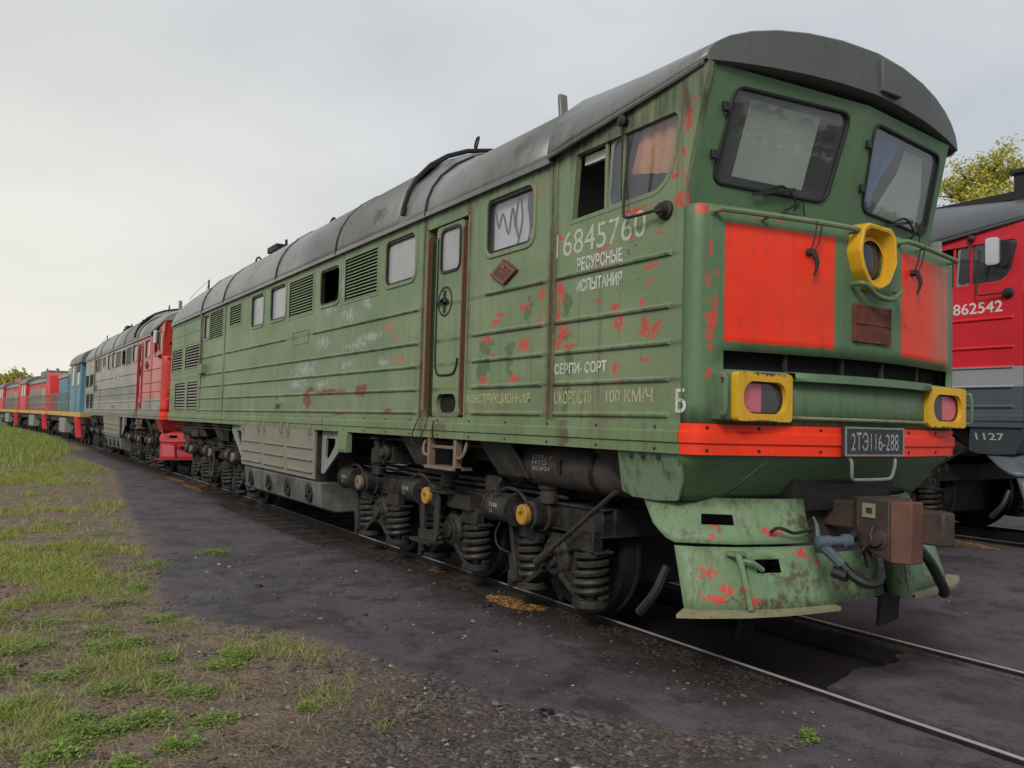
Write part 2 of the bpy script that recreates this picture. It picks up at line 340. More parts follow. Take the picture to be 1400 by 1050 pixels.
# ------------------------------------------------------------------ mesh builder
class MB:
    def __init__(s): s.v = []; s.f = []
    def add(s, vs, fs):
        b = len(s.v); s.v += [tuple(p) for p in vs]; s.f += [tuple(i + b for i in q) for q in fs]; return s
    def box(s, x0, x1, y0, y1, z0, z1):
        vs = [(x, y, z) for x in (x0, x1) for y in (y0, y1) for z in (z0, z1)]
        return s.add(vs, [(0, 1, 3, 2), (4, 6, 7, 5), (0, 4, 5, 1), (2, 3, 7, 6), (0, 2, 6, 4), (1, 5, 7, 3)])
    def obox(s, c, size, rot):
        c = Vector(c); h = Vector(size) / 2
        vs = [c + rot @ Vector((x * h.x, y * h.y, z * h.z)) for x in (-1, 1) for y in (-1, 1) for z in (-1, 1)]
        return s.add(vs, [(0, 1, 3, 2), (4, 6, 7, 5), (0, 4, 5, 1), (2, 3, 7, 6), (0, 2, 6, 4), (1, 5, 7, 3)])
    def bar(s, p0, p1, w, h, up=(0, 0, 1)):
        p0, p1 = Vector(p0), Vector(p1); d = (p1 - p0); L = d.length; d.normalize()
        a = d.cross(Vector(up)).normalized(); b = a.cross(d)
        rot = Matrix((d, a, b)).transposed()
        return s.obox((p0 + p1) / 2, (L, w, h), rot)
    def lathe(s, p0, axis, prof, n=20, cap=True):
        p0 = Vector(p0); ax = Vector(axis).normalized()
        t = Vector((0, 0, 1)) if abs(ax.z) < .9 else Vector((1, 0, 0))
        a = ax.cross(t).normalized(); b = ax.cross(a)
        vs = []; fs = []
        for (d, r) in prof:
            for i in range(n):
                th = 2 * math.pi * i / n
                vs.append(p0 + ax * d + (a * math.cos(th) + b * math.sin(th)) * r)
        for k in range(len(prof) - 1):
            for i in range(n):
                j = (i + 1) % n
                fs.append((k * n + i, k * n + j, (k + 1) * n + j, (k + 1) * n + i))
        if cap:
            fs.append(tuple(range(n))[::-1]); fs.append(tuple((len(prof) - 1) * n + i for i in range(n)))
        return s.add(vs, fs)
    def cyl(s, p0, p1, r0, r1=None, n=16):
        p0, p1 = Vector(p0), Vector(p1)
        return s.lathe(p0, p1 - p0, [(0, r0), ((p1 - p0).length, r0 if r1 is None else r1)], n)
    def tube(s, pts, r, n=8):
        pts = [Vector(p) for p in pts]; vs = []; fs = []; a = None
        if 3 <= len(pts) <= 11:                        # bend pipes and hoses smoothly
            P = [pts[0] * 2 - pts[1]] + pts + [pts[-1] * 2 - pts[-2]]; q = []; rr_ = []
            for i in range(1, len(P) - 2):
                for k in range(4):
                    t = k / 4; p0, p1, p2, p3 = P[i - 1:i + 3]
                    d1 = (p2 - p0) * .5; d2 = (p3 - p1) * .5; L = (p2 - p1).length
                    if d1.length > L: d1 = d1 * (L / d1.length)
                    if d2.length > L: d2 = d2 * (L / d2.length)
                    q.append(p1 * (2 * t ** 3 - 3 * t * t + 1) + d1 * (t ** 3 - 2 * t * t + t) + p2 * (3 * t * t - 2 * t ** 3) + d2 * (t ** 3 - t * t))
                    if isinstance(r, (list, tuple)): rr_.append(r[i - 1] + (r[i] - r[i - 1]) * t)
            q.append(pts[-1]); pts = q
            if isinstance(r, (list, tuple)): r = rr_ + [r[-1]]
        for i, p in enumerate(pts):
            d = (pts[min(i + 1, len(pts) - 1)] - pts[max(i - 1, 0)]).normalized()
            if a is None:
                t = Vector((0, 0, 1)) if abs(d.z) < .9 else Vector((1, 0, 0)); a = d.cross(t).normalized()
            a = (a - d * a.dot(d)).normalized(); b = d.cross(a)
            rr = r[i] if isinstance(r, (list, tuple)) else r
            for k in range(n):
                th = 2 * math.pi * k / n; vs.append(p + (a * math.cos(th) + b * math.sin(th)) * rr)
        for i in range(len(pts) - 1):
            for k in range(n):
                j = (k + 1) % n; fs.append((i * n + k, i * n + j, (i + 1) * n + j, (i + 1) * n + k))
        fs.append(tuple(range(n))[::-1]); fs.append(tuple((len(pts) - 1) * n + k for k in range(n)))
        return s.add(vs, fs)
    def ball(s, c, r, n=8):
        return s.lathe((c[0], c[1], c[2] - r), (0, 0, 1), [(r - r * math.cos(math.pi * k / n), max(1e-4, r * math.sin(math.pi * k / n))) for k in range(n + 1)], n + 2)
    def grid(s, us, vs_, fn, skip=None):
        nu, nv = len(us), len(vs_); b = [fn(u, v) for u in us for v in vs_]; fs = []
        for i in range(nu - 1):
            for j in range(nv - 1):
                if skip and skip((us[i] + us[i + 1]) / 2, (vs_[j] + vs_[j + 1]) / 2): continue
                fs.append((i * nv + j, (i + 1) * nv + j, (i + 1) * nv + j + 1, i * nv + j + 1))
        return s.add(b, fs)
    def plate(s, outer, holes, fn, t):
        """flat sheet with holes; fn(a,b,depth)->xyz; thickness t"""
        bm = bmesh.new(); loops = []; es = []
        for lp in [outer] + list(holes):
            q = [bm.verts.new((p[0], p[1], 0)) for p in lp]; loops.append(q)
            for i in range(len(q)): es.append(bm.edges.new((q[i], q[(i + 1) % len(q)])))
        bmesh.ops.triangle_fill(bm, use_beauty=True, use_dissolve=False, edges=es)
        bm.verts.index_update()
        P = [(v.co.x, v.co.y) for v in bm.verts]; n = len(P)
        F = [tuple(v.index for v in f.verts) for f in bm.faces]
        vs = [fn(a, b, 0.) for a, b in P] + [fn(a, b, t) for a, b in P]
        fs = F + [tuple(i + n for i in f[::-1]) for f in F]
        for q in loops:
            ids = [v.index for v in q]
            for i in range(len(ids)):
                a, b = ids[i], ids[(i + 1) % len(ids)]; fs.append((a, b, b + n, a + n))
        bm.free()
        return s.add(vs, fs)
    def prism(s, poly, fn, t):
        return s.plate(poly, [], fn, t)
    def build_each(s, name, mat, parent=None, **kw):
        """every loose piece becomes an object of its own"""
        par = list(range(len(s.v)))
        def find(i):
            while par[i] != i: par[i] = par[par[i]]; i = par[i]
            return i
        for f in s.f:
            for k in f[1:]: par[find(f[0])] = find(k)
        groups = {}
        for f in s.f: groups.setdefault(find(f[0]), []).append(f)
        out = []
        for fs in groups.values():
            ids = sorted({i for f in fs for i in f}); mp = {i: k for k, i in enumerate(ids)}
            q = MB(); q.add([s.v[i] for i in ids], [tuple(mp[i] for i in f) for f in fs]); out.append(q.build(name, mat, parent, **kw))
        return out
    def build(s, name, mat, parent=None, bevel=0., solid=0., smooth=32, label=None):
        me = bpy.data.meshes.new(name); me.from_pydata(s.v, [], s.f)
        bm = bmesh.new(); bm.from_mesh(me); bmesh.ops.remove_doubles(bm, verts=bm.verts, dist=1e-5)
        bmesh.ops.recalc_face_normals(bm, faces=bm.faces); bm.to_mesh(me); bm.free()
        if smooth:
            me.shade_smooth(); me.set_sharp_from_angle(angle=R(smooth))
        o = bpy.data.objects.new(name, me); COL.objects.link(o)
        me.materials.append(M[mat] if isinstance(mat, str) else mat)
        if parent is not None: o.parent = parent
        if solid:
            md = o.modifiers.new('s', 'SOLIDIFY'); md.thickness = solid; md.offset = 0
        if bevel:
            md = o.modifiers.new('b', 'BEVEL'); md.width = bevel; md.segments = 2; md.limit_method = 'ANGLE'; md.angle_limit = R(40)
        if label: o['label'] = label
        return o

def rrect(a0, a1, b0, b1, r, n=5):
    out = []
    for (ca, cb, s0) in ((a1 - r, b1 - r, 0), (a0 + r, b1 - r, 90), (a0 + r, b0 + r, 180), (a1 - r, b0 + r, 270)):
        for k in range(n + 1):
            th = R(s0 + 90 * k / n); out.append((ca + r * math.cos(th), cb + r * math.sin(th)))
    return out
def rpoly(pts, r, n=5):
    """polygon with rounded corners"""
    out = []; N = len(pts); rr = r if isinstance(r, (list, tuple)) else [r] * N
    for i in range(N):
        p, q, s = Vector(pts[i - 1]), Vector(pts[i]), Vector(pts[(i + 1) % N])
        d0, d1 = (p - q).normalized(), (s - q).normalized(); k = min(rr[i], (p - q).length * .45, (s - q).length * .45)
        if k < 1e-4: out.append(tuple(q)); continue
        A, B = q + d0 * k, q + d1 * k
        for j in range(n + 1):
            t = j / n; out.append(tuple(A.lerp(q, t).lerp(q.lerp(B, t), t)))
    return out
def ellipse(ca, cb, ra, rb, n=20):
    return [(ca + ra * math.cos(2 * math.pi * k / n), cb + rb * math.sin(2 * math.pi * k / n)) for k in range(n)]
def grow(poly, d):
    """offset a convex-ish polygon outwards"""
    c = Vector((sum(p[0] for p in poly) / len(poly), sum(p[1] for p in poly) / len(poly))); out = []
    N = len(poly)
    area = sum(poly[i][0] * poly[(i + 1) % N][1] - poly[(i + 1) % N][0] * poly[i][1] for i in range(N))
    sg = 1 if area > 0 else -1
    for i in range(N):
        p, q, s = Vector(poly[i - 1]), Vector(poly[i]), Vector(poly[(i + 1) % N])
        t = (s - p).normalized(); out.append((q.x + t.y * d * sg, q.y - t.x * d * sg))
    return out
def empty(name, loc=(0, 0, 0), rz=0.):
    o = bpy.data.objects.new(name, None); COL.objects.link(o); o.location = loc; o.rotation_euler = (0, 0, rz)
    o.empty_display_size = .3
    return o
def tag(o, label, cat, group=None, kind=None):
    if label: o['label'] = label
    if cat: o['category'] = cat
    if group: o['group'] = group
    if kind: o['kind'] = kind
    return o
def copy_tree(o, parent=None, dx=0.):
    c = o.copy(); COL.objects.link(c)
    if parent is not None: c.parent = parent
    c.location = Vector(o.location) + Vector((dx, 0, 0))
    for ch in list(o.children): copy_tree(ch, c)
    return c
def dull(b):                                            # the other bogies have unpainted caps
    for o in b.children:
        if o.name.startswith('end_cap'):
            o.material_slots[0].link = 'OBJECT'; o.material_slots[0].material = M['cap_dull']
SIDE = lambda y: (lambda a, b, t: (a, y + t, b))            # sheet facing -Y, thickness inwards
def text(s, mat, parent, name, rect, fn, bold=.012):
    cu = bpy.data.curves.new(name, 'FONT'); cu.body = s; cu.offset = bold; cu.resolution_u = 4
    o = bpy.data.objects.new(name, cu); COL.objects.link(o)
    dg = bpy.context.evaluated_depsgraph_get()
    me = bpy.data.meshes.new_from_object(o.evaluated_get(dg)); bpy.data.objects.remove(o)
    me.name = name
    xs = [v.co.x for v in me.vertices]; ys = [v.co.y for v in me.vertices]
    a0, a1, b0, b1 = min(xs), max(xs), min(ys), max(ys)
    for v in me.vertices:
        p = (rect[0] + (v.co.x - a0) / (a1 - a0) * (rect[1] - rect[0]), rect[2] + (v.co.y - b0) / (b1 - b0) * (rect[3] - rect[2]))
        v.co = fn(*p)
    me.materials.clear(); me.materials.append(M[mat])
    o = bpy.data.objects.new(name, me); COL.objects.link(o); o.parent = parent
    return o

# ------------------------------------------------------------------ main-line locomotive
W, XR, Z0, Z1, ZG = 1.475, -17.25, 1.43, 1.63, 3.71
PLAN = [(-.03, 1.475), (.03, 1.464), (.07, 1.435), (.098, 1.385), (.122, 1.273), (.15, 1.14), (.178, 1.0), (.212, .82), (.243, .65), (.268, .5), (.286, .36), (.30, .2), (.306, 0)]
PLAN = [(x, -y) for x, y in PLAN] + [(x, y) for x, y in PLAN[-2::-1]]
PY = [p[1] for p in PLAN]; PX = [p[0] for p in PLAN]
def bow(y):
    return float(np.interp(y, PY, PX))
def bown(i):
    a, b = PLAN[max(i - 1, 0)], PLAN[min(i + 1, len(PLAN) - 1)]
    t = Vector((b[0] - a[0], b[1] - a[1])).normalized(); n = Vector((t.y, -t.x)); return n
def bow_off(i, d):
    n = bown(i)
    return (PLAN[i][0] + n.x * d, PLAN[i][1] + n.y * d)

def bogie(root, dull_caps=False):
    """three-axle bogie, outside-framed look: wheels, coil springs, brake cylinders and hangers"""
    b = MB()
    axles = (-1.8, -3.6, -5.4)
    for s in (-1, 1):
        b.box(-5.75, -1.25, s * 1.02 - .085, s * 1.02 + .085, .73, .93)
        b.box(-5.78, -1.22, s * 1.02 - .11, s * 1.02 + .11, .715, .735); b.box(-5.78, -1.22, s * 1.02 - .11, s * 1.02 + .11, .925, .945)
    for x in (-1.27, -2.7, -4.5, -5.73): b.box(x - .07, x + .07, -1.02, 1.02, .72, .94)
    fr = b.build('bogie', 'frame_mid', root, .008)
    for i, ax in enumerate(axles):
        w = MB()
        for s in (-1, 1):
            w.lathe((ax, s * .70, .525), (0, s, 0), [(0, .55), (.025, .55), (.03, .525), (.14, .518), (.14, .44), (.10, .42), (.09, .2), (.16, .15), (.16, .01)], 40)
        w.cyl((ax, -.75, .525), (ax, .75, .525), .09, n=14)
        w.build('wheelset', 'wheel', fr)
        for s in (-1, 1):
            y = s * 1.10
            bx = MB(); bx.box(ax - .2, ax + .2, min(y, s * .95), max(y, s * .95), .33, .68)
            bx.lathe((ax, s * 1.08, .5), (0, s, 0), [(0, .175), (.07, .175), (.08, .16), (.10, .15), (.105, .09), (.15, .085), (.155, .01)], 22)
            for q in range(6):
                th = q * math.pi / 3; c = (ax + .13 * math.cos(th), 0, .5 + .13 * math.sin(th))
                bx.cyl((c[0], s * 1.17, c[2]), (c[0], s * 1.195, c[2]), .018, n=6)
            for d in (-1, 1):                      # spring wings
                bx.bar((ax + d * .12, y, .38), (ax + d * .42, y, .2), .22, .05)
                bx.cyl((ax + d * .41, y, .165), (ax + d * .41, y, .225), .145, n=18)
                bx.bar((ax + d * .2, s * 1.16, .62), (ax + d * .52, s * 1.14, .72), .07, .09)
            bx.build('axle_box', 'frame_mid', fr, .008)
            for d in (-1, 1):
                hx = []; n_ = 96
                for k in range(n_ + 1):
                    th = 2 * math.pi * 5.2 * k / n_
                    hx.append((ax + d * .41 + .118 * math.cos(th), y + .118 * math.sin(th), .24 + .36 * k / n_))
                sp = MB(); sp.tube(hx, .029, 7)
                sp.cyl((ax + d * .41, y, .225), (ax + d * .41, y, .6), .055, n=10)
                sp.build('spring', 'spring', fr)
                st = MB(); st.box(ax + d * .41 - .14, ax + d * .41 + .14, min(y, y + s * .1), max(y, y + s * .1), .605, .735)
                st.box(ax + d * .41 - .16, ax + d * .41 + .16, min(s * 1.0, y + s * .08), max(s * 1.0, y + s * .08), .59, .615)
                st.build('spring_seat', 'frame_mid', fr, .008)
            # brake rigging
            yc = s * 1.26
            c = MB(); c.lathe((ax - .93, yc, .845), (1, 0, 0), [(0, .04), (.03, .05), (.03, .085), (.09, .12), (.10, .14), (.125, .14), (.125, .128), (.46, .128), (.46, .145), (.50, .145), (.505, .06), (.58, .05), (.58, .03)], 24)
            c.box(ax - .62, ax - .5, min(yc, s * 1.1), max(yc, s * 1.1), .72, .95)
            c.tube([(ax - .78, yc - s * .02, .97), (ax - .6, yc, 1.02), (ax - .42, yc, 1.0), (ax - .3, yc, .93)], .018, 6)
            bc = c.build('brake_cylinder', 'frame_mid', fr)
            if s < 0: text('20.06\n23', 'small_letter', bc, 'date_marking', (ax - .72, ax - .58, .80, .89), lambda a, q, yc=yc: (a, yc - .1295 * math.cos((q - .845) / .13), .845 + .13 * math.sin((q - .845) / .13)), 0)
            h = MB(); h.lathe((ax - .2, s * 1.1, .83), (0, s, 0), [(0, .15), (.08, .15), (.09, .125), (.2, .12), (.21, .10), (.24, .098)], 22)
            h.lathe((ax - .12, s * 1.14, .93), (0, 0, 1), [(0, .09), (.12, .085), (.12, .105), (.14, .11), (.15, .02)], 16)
            h.build('slack_adjuster', 'frame_mid', fr)
            k = MB(); k.lathe((ax - .2, s * 1.34, .83), (0, s, 0), [(0, .088), (.035, .086), (.045, .075), (.047, .03), (.02, .028), (.02, .001)], 22)
            k.build('end_cap', 'cap_dull' if (dull_caps or i == 2) else 'cap_yellow', fr)
            l = MB(); l.bar((ax - .58, s * 1.2, .74), (ax - .5, s * 1.2, .4), .05, .10, (0, 1, 0))
            l.bar((ax - .52, s * 1.2, .46), (ax - .46, s * 1.2, .22), .10, .13, (0, 1, 0))
            l.bar((ax - .46, s * 1.14, .34), (ax - .3, s * 1.14, .36), .05, .05)
            l.box(ax - .62, ax - .56, s * 1.2 - .03, s * 1.2 + .03, .15, .3)
            l.build('brake_hanger', 'frame_mid', fr, .006)
            sh = MB()                                  # brake shoe against the tread
            for kx in range(6):
                a0 = R(150 + kx * 14); a1 = R(150 + (kx + 1) * 14)
                sh.bar((ax + .57 * math.cos(a0), s * .80, .525 + .57 * math.sin(a0)), (ax + .57 * math.cos(a1), s * .80, .525 + .57 * math.sin(a1)), .1, .06, (0, 1, 0))
            sh.build('brake_shoe', 'frame_dark', fr)
    p = MB()
    for s in (-1, 1):
        p.tube([(-5.9, s * 1.12, 1.0), (-5.2, s * 1.14, 1.01), (-3.9, s * 1.13, .985), (-2.6, s * 1.14, 1.0), (-1.7, s * 1.12, .99)], .016, 6)
        p.tube([(-5.5, s * 1.08, 1.05), (-4.1, s * 1.06, 1.03), (-2.2, s * 1.08, 1.04)], .02, 6)
        p.tube([(-2.45, s * 1.3, .72), (-2.5, s * 1.32, .6), (-2.42, s * 1.33, .5), (-2.3, s * 1.3, .47)], .008, 5)
    p.build_each('brake_pipe', 'frame_mid', fr)
    st = MB()                                          # footstep on the bogie side
    st.plate([(-3.98, .36), (-3.66, .36), (-3.58, .46), (-3.58, .90), (-3.98, .90)], [rrect(-3.90, -3.68, .48, .74, .03)], SIDE(-1.33), .025)
    st.box(-4.02, -3.40, -1.36, -1.18, .875, .90); st.box(-4.05, -3.62, -1.42, -1.24, .355, .385)
    st.box(-3.55, -3.1, -1.25, -1.0, .74, .88)
    st.build('footstep', 'frame_mid', fr, .004)
    for ax in axles:
        mt = MB(); mt.box(ax - .5, ax + .3, -.62, .62, .25, .85); mt.build('traction_motor', 'frame_dark', fr, .03)
    return fr

def side_window(root, poly, pane, frame='black', depth=.03, fw=.022, y=-W, gasket=True):
    """one window: sash frame as part, pane as its sub-part"""
    f = MB(); f.plate(grow(poly, .004), [grow(poly, -fw)], SIDE(y + .004), .05)
    w = f.build('window', frame, root)
    if pane:
        p = MB(); p.plate(grow(poly, -fw * .6), [], SIDE(y + depth), .006); p.build('pane', pane, w)
    if gasket:
        e = MB(); e.plate(grow(poly, .045), [grow(poly, .003)], SIDE(y - .012), .016); e.build('sill_surround', root['side_mat'], w, .006)
    return w
def louvre(root, a0, a1, b0, b1, n, y=-W, frame=None, slat=None, parentname='louvre'):
    f = MB(); f.plate(rrect(a0 - .03, a1 + .03, b0 - .03, b1 + .03, .01, 2), [rrect(a0, a1, b0, b1, .006, 2)], SIDE(y - .006), .03)
    l = f.build(parentname, frame or root['side_mat'], root)
    s = MB(); h = (b1 - b0) / n
    for k in range(n):
        z = b0 + h * (k + .5)
        s.add([(a0, y + .004, z - h * .26), (a1, y + .004, z - h * .26), (a1, y + .012, z + h * .16), (a0, y + .012, z + h * .16),
               (a0, y + .012, z - h * .30), (a1, y + .012, z - h * .30), (a1, y + .06, z + h * .42), (a0, y + .06, z + h * .42)],
              [(0, 1, 2, 3), (7, 6, 5, 4), (0, 4, 5, 1), (3, 2, 6, 7), (0, 3, 7, 4), (1, 5, 6, 2)])
    s.build('slats', slat or root['side_mat'], l)
    b = MB(); b.box(a0 - .02, a1 + .02, y + .075, y + .09, b0 - .02, b1 + .02); b.build('backing', 'void', l)
    return l

def te(cfg, loc, rz=0.):
    root = empty('diesel_locomotive', loc, rz)
    C = cfg; sm, fm = C['side'], C['front']
    root['side_mat'] = sm; fine = C.get('fine', True)
    # ---------------- windows on the near side
    WIN = [('sq', rrect(-2.53, -1.79, 3.10, 3.58, .08), C['panes'][0]), ('r', rrect(-4.76, -4.0, 3.09, 3.58, .09), C['panes'][1]),
           ('d', rrect(-6.91, -6.2, 3.09, 3.555, .09), None), ('w3', rrect(-9.2, -8.43, 3.09, 3.60, .08), C['panes'][2]),
           ('w4', rrect(-10.3, -9.6, 3.08, 3.59, .07), C['panes'][3]), ('pp', rrect(-13.85, -13.45, 3.13, 3.6, .04), C['panes'][4])]
    LOU = [(-6.0, -4.99, 3.05, 3.58, 13), (-8.24, -7.2, 3.05, 3.575, 13), (-11.75, -10.98, 3.22, 3.57, 8), (-13.32, -12.29, 3.07, 3.61, 13)]
    cabwin = rpoly([(-1.27, 3.15), (-.285, 3.175), (-.165, 3.27), (-.075, 3.64), (-.12, 3.70), (-1.22, 3.69)], [.01, .06, .08, .06, .05, .01])
    door = (-3.74, -2.86, 1.635, 3.56)
    UG = [(-17.15, -15.98, 2.57, 3.06), (-15.65, -14.24, 2.57, 3.06)]
    LG = [(-16.65, -15.58, 1.69, 2.28), (-15.26, -14.32, 1.69, 2.28)]
    rect = lambda a0, a1, b0, b1: [(a0, b0), (a1, b0), (a1, b1), (a0, b1)]
    outer = [(XR, Z1), (-.03, Z1), (-.03, 2.3), (-.03, 3.04), (-.035, 3.14), (.05, 3.49), (.155, 3.86), (.165, 3.93), (-.3, 3.90), (-1.5, 3.75), (-5, 3.74), (-9, 3.74), (-13, 3.74), (XR, 3.74)]
    holes = [w[1] for w in WIN] + [rect(*l[:4]) for l in LOU] + [cabwin, rect(*door)] + [rect(*u) for u in UG + LG]
    b = MB(); b.plate(outer, holes, SIDE(-W), .045); b.build('side_wall', sm, root)
    b = MB(); b.plate([(XR, Z1), (-.03, Z1), (-.03, 3.03), (-.42, 3.05), (-.22, 3.9), (-1.5, 3.75), (XR, 3.74)], [], lambda a, q, t: (a, W - t, q), .045); b.build('side_wall', sm, root)
    b = MB(); b.box(XR - .03, XR, -W, W, Z1 - .19, 3.74); b.plate([(-W, 3.74), (W, 3.74)] + [(W * math.cos(R(a)), 3.74 + .82 * math.sin(R(a))) for a in range(15, 180, 15)], [], lambda p, q, t: (XR - .03 + t, p, q), .03)
    b.build('end_wall', sm, root)
    b = MB(); b.box(XR + .05, -.2, -1.40, 1.40, 1.44, 1.5); b.box(XR + .05, -.4, -.85, .85, 1.2, 1.44); b.box(XR + .05, .1, -.55, .55, 1.05, 1.3); b.build('underframe', 'frame_dark', root)
    b = MB(); b.box(XR + .1, -3.8, -1.2, -1.16, 1.6, 3.74); b.box(XR + .1, -3.8, -1.2, 1.4, 1.56, 1.6); b.build('engine_room_lining', 'void', root)
    # ribs and seams
    b = MB()
    def rib(a0, a1, z, w=.017):
        b.add([(a0, -W, z + w * 1.3), (a1, -W, z + w * 1.3), (a1 - .02, -W - .02, z), (a0 + .02, -W - .02, z), (a0, -W, z - w), (a1, -W, z - w), (a1 - .015, -W - .017, z - w * .75), (a0 + .015, -W - .017, z - w * .75)],
              [(0, 1, 2, 3), (3, 2, 6, 7), (7, 6, 5, 4), (0, 3, 7, 4), (1, 5, 6, 2)])
    for z in (1.68, 1.915, 2.155, 2.395, 2.745):
        rib(-1.44, -.14, z); rib(-2.74, -1.59, z) if z < 2.7 else rib(-2.52, -1.59, z)
        rib(-12.0, -3.85, z) if z < 2.7 else rib(-7.13, -3.87, z)
        rib(-14.2, -12.2, z) if z < 2.3 else rib(-13.9, -12.2, z)
    rib(-11.99, -8.3, 2.745)
    b.build_each('panel_rib', sm, root)
    b = MB()
    for x in (-1.455, -1.525, -3.80, -12.08, -14.02): b.box(x - .012, x + .012, -W - .008, -W + .01, Z1 + .003, 3.74)
    for z in (2.50, 3.12, 3.37, 3.62): b.box(-17.2, -14.1, -W - .007, -W + .01, z - .009, z + .009)
    b.box(-15.83, -15.80, -W - .008, -W + .01, 3.13, 3.72); b.box(-14.06, -13.96, -W - .045, -W, 2.48, 3.72)
    b.plate(rrect(-8.03, -7.33, 2.63, 2.835, .03), [rrect(-8.0, -7.36, 2.655, 2.81, .025)], SIDE(-W - .008), .012)
    b.box(-8.72, -8.5, -W - .07, -W, 1.76, 1.80); b.box(-13.95, -13.5, -W - .10, -W, 2.42, 2.60)
    b.build_each('seam_strip', sm, root)
    for k, poly, pane in WIN: side_window(root, poly, pane)
    for l in LOU: louvre(root, *l)
    for u in UG: louvre(root, *u, 8, parentname='shutter', slat=C['shutter'])
    for u in LG: louvre(root, *u, 9, parentname='shutter', slat=C['shutter'])
    # cab side window: open rear light, sliding pane, fixed pane
    w = MB(); w.plate(grow(cabwin, .012), [grow(cabwin, -.02)], SIDE(-W - .004), .05); w.box(-.875, -.845, -W + .012, -W + .03, 3.16, 3.69); w.box(-.675, -.64, -W, -W + .02, 3.175, 3.69)
    cw = w.build('window', sm, root)
    p = MB(); p.plate([(-.64, 3.185), (-.285, 3.19), (-.18, 3.28), (-.09, 3.64), (-.12, 3.685), (-.64, 3.68)], [], SIDE(-W + .02), .006); p.build('pane', 'cab_glass', cw)
    p = MB(); p.plate(rpoly([(-.855, 3.165), (-.66, 3.17), (-.63, 3.69), (-.82, 3.69)], .01), [rpoly([(-.83, 3.2), (-.685, 3.205), (-.665, 3.655), (-.79, 3.655)], .06)], SIDE(-W + .026), .012); sf = p.build('sliding_sash', 'bracket_grey', cw)
    p = MB(); p.plate([(-.85, 3.18), (-.67, 3.18), (-.65, 3.67), (-.81, 3.67)], [], SIDE(-W + .032), .004); p.build('pane', 'cab_glass', cw)
    # door recess
    d0, d1, z0, z1 = door
    b = MB(); b.box(d0 - .02, d1 + .02, -1.33, -1.30, z0, z1 + .02); b.box(d0, d0 + .02, -W, -1.33, z0, z1); b.box(d1 - .02, d1, -W, -1.33, z0, z1); b.box(d0, d1, -W, -1.33, z1 - .02, z1)
    b.build('door_recess', C['recess'], root)
    leaf = rrect(-3.545, -2.985, 1.64, 3.53, .05)
    pane = rrect(-3.435, -3.045, 3.06, 3.485, .07)
    b = MB(); b.plate(leaf, [pane, rrect(-3.46, -3.06, 1.68, 1.86, .085)], SIDE(-1.46), .05)
    dr = b.build('door', sm, root, .006)
    b = MB(); b.plate(grow(pane, .014), [grow(pane, -.012)], SIDE(-1.472), .02); b.build('window_surround', 'black', dr)
    b = MB(); b.box(-3.5, -3.02, -1.408, -1.40, 1.66, 1.90); b.build('step_recess', 'void', dr)
    b = MB(); b.plate(pane, [], SIDE(-1.45), .006); b.build('pane', C['panes'][0] if C.get('dark_door') else 'pane_grey', dr)
    b = MB(); b.tube([(-3.50, -1.462, 3.42), (-3.50, -1.465, 2.2), (-3.48, -1.466, 2.10), (-3.42, -1.466, 2.05), (-3.14, -1.466, 2.05), (-3.07, -1.466, 2.10), (-3.04, -1.466, 2.2)], .011, 6); b.build('door_seal', 'black', dr)
    b = MB(); b.lathe((-3.33, -1.452, 2.77), (0, -1, 0), [(0, .15), (.012, .15), (.012, .13), (.003, .125), (.003, .001)], 24); b.box(-3.46, -3.24, -1.50, -1.475, 2.755, 2.785); b.cyl((-3.33, -1.45, 2.77), (-3.33, -1.5, 2.77), .03, n=10); b.box(-3.345, -3.315, -1.475, -1.465, 2.66, 2.88); b.build('door_handle', 'frame_mid', dr)
    for x in (-3.665, -2.935):
        b = MB(); b.tube([(x, -1.42, 1.70), (x, -1.485, 1.74), (x, -1.49, 1.9), (x, -1.49, 3.35), (x, -1.485, 3.44), (x, -1.42, 3.47)], .012, 8); b.box(x - .010, x + .010, -1.478, -1.45, 1.66, 3.50)
        b.build('grab_rail', C['rail'], root)
    b = MB(); b.tube([(-3.72, -1.48, 1.70), (-3.74, -1.54, 1.55), (-3.80, -1.55, 1.42), (-3.72, -1.55, 1.36), (-3.60, -1.54, 1.45), (-3.58, -1.5, 1.6), (-3.62, -1.48, 1.7)], .006, 5); b.tube([(-3.42, -1.5, 1.6), (-3.43, -1.51, 1.5), (-3.42, -1.5, 1.4)], .008, 5); b.build_each('hanging_cable', 'black', root)
    # works diamond on the side
    b = MB(); b.plate(rpoly([(-2.42, 2.90), (-2.2, 2.785), (-1.985, 2.89), (-2.2, 3.01)], .012), [], SIDE(-W - .028), .028); dm = b.build('emblem_plate', C.get('emblem', 'vent_rust'), root, .004)
    b = MB(); b.plate(rpoly([(-2.385, 2.90), (-2.2, 2.80), (-2.02, 2.89), (-2.2, 2.99)], .01), [rpoly([(-2.36, 2.90), (-2.2, 2.813), (-2.045, 2.89), (-2.2, 2.977)], .01)], SIDE(-W - .031), .004)
    b.plate([(-2.22, 2.93), (-2.185, 2.93), (-2.185, 2.965), (-2.22, 2.965)], [], SIDE(-W - .031), .004)
    for z in (2.905, 2.885, 2.865): b.box(-2.32 + (2.905 - z) * 2, -2.08 - (2.905 - z) * 2, -W - .031, -W - .027, z, z + .006)
    b.build('emblem_relief', 'cap_dull', dm)
    # sill strip along the side, and round the nose
    def strip(path, name, mat, off0):
        rows = [(1.43, .004), (1.432, .012), (1.497, .012), (1.507, .026), (1.572, .026), (1.584, .012), (1.626, .012), (1.632, .0)]
        q = MB(); q.grid(range(len(path)), range(len(rows)), lambda i, j: path[i](rows[j][1] + off0) + (rows[j][0],))
        return q.build(name, mat, root)
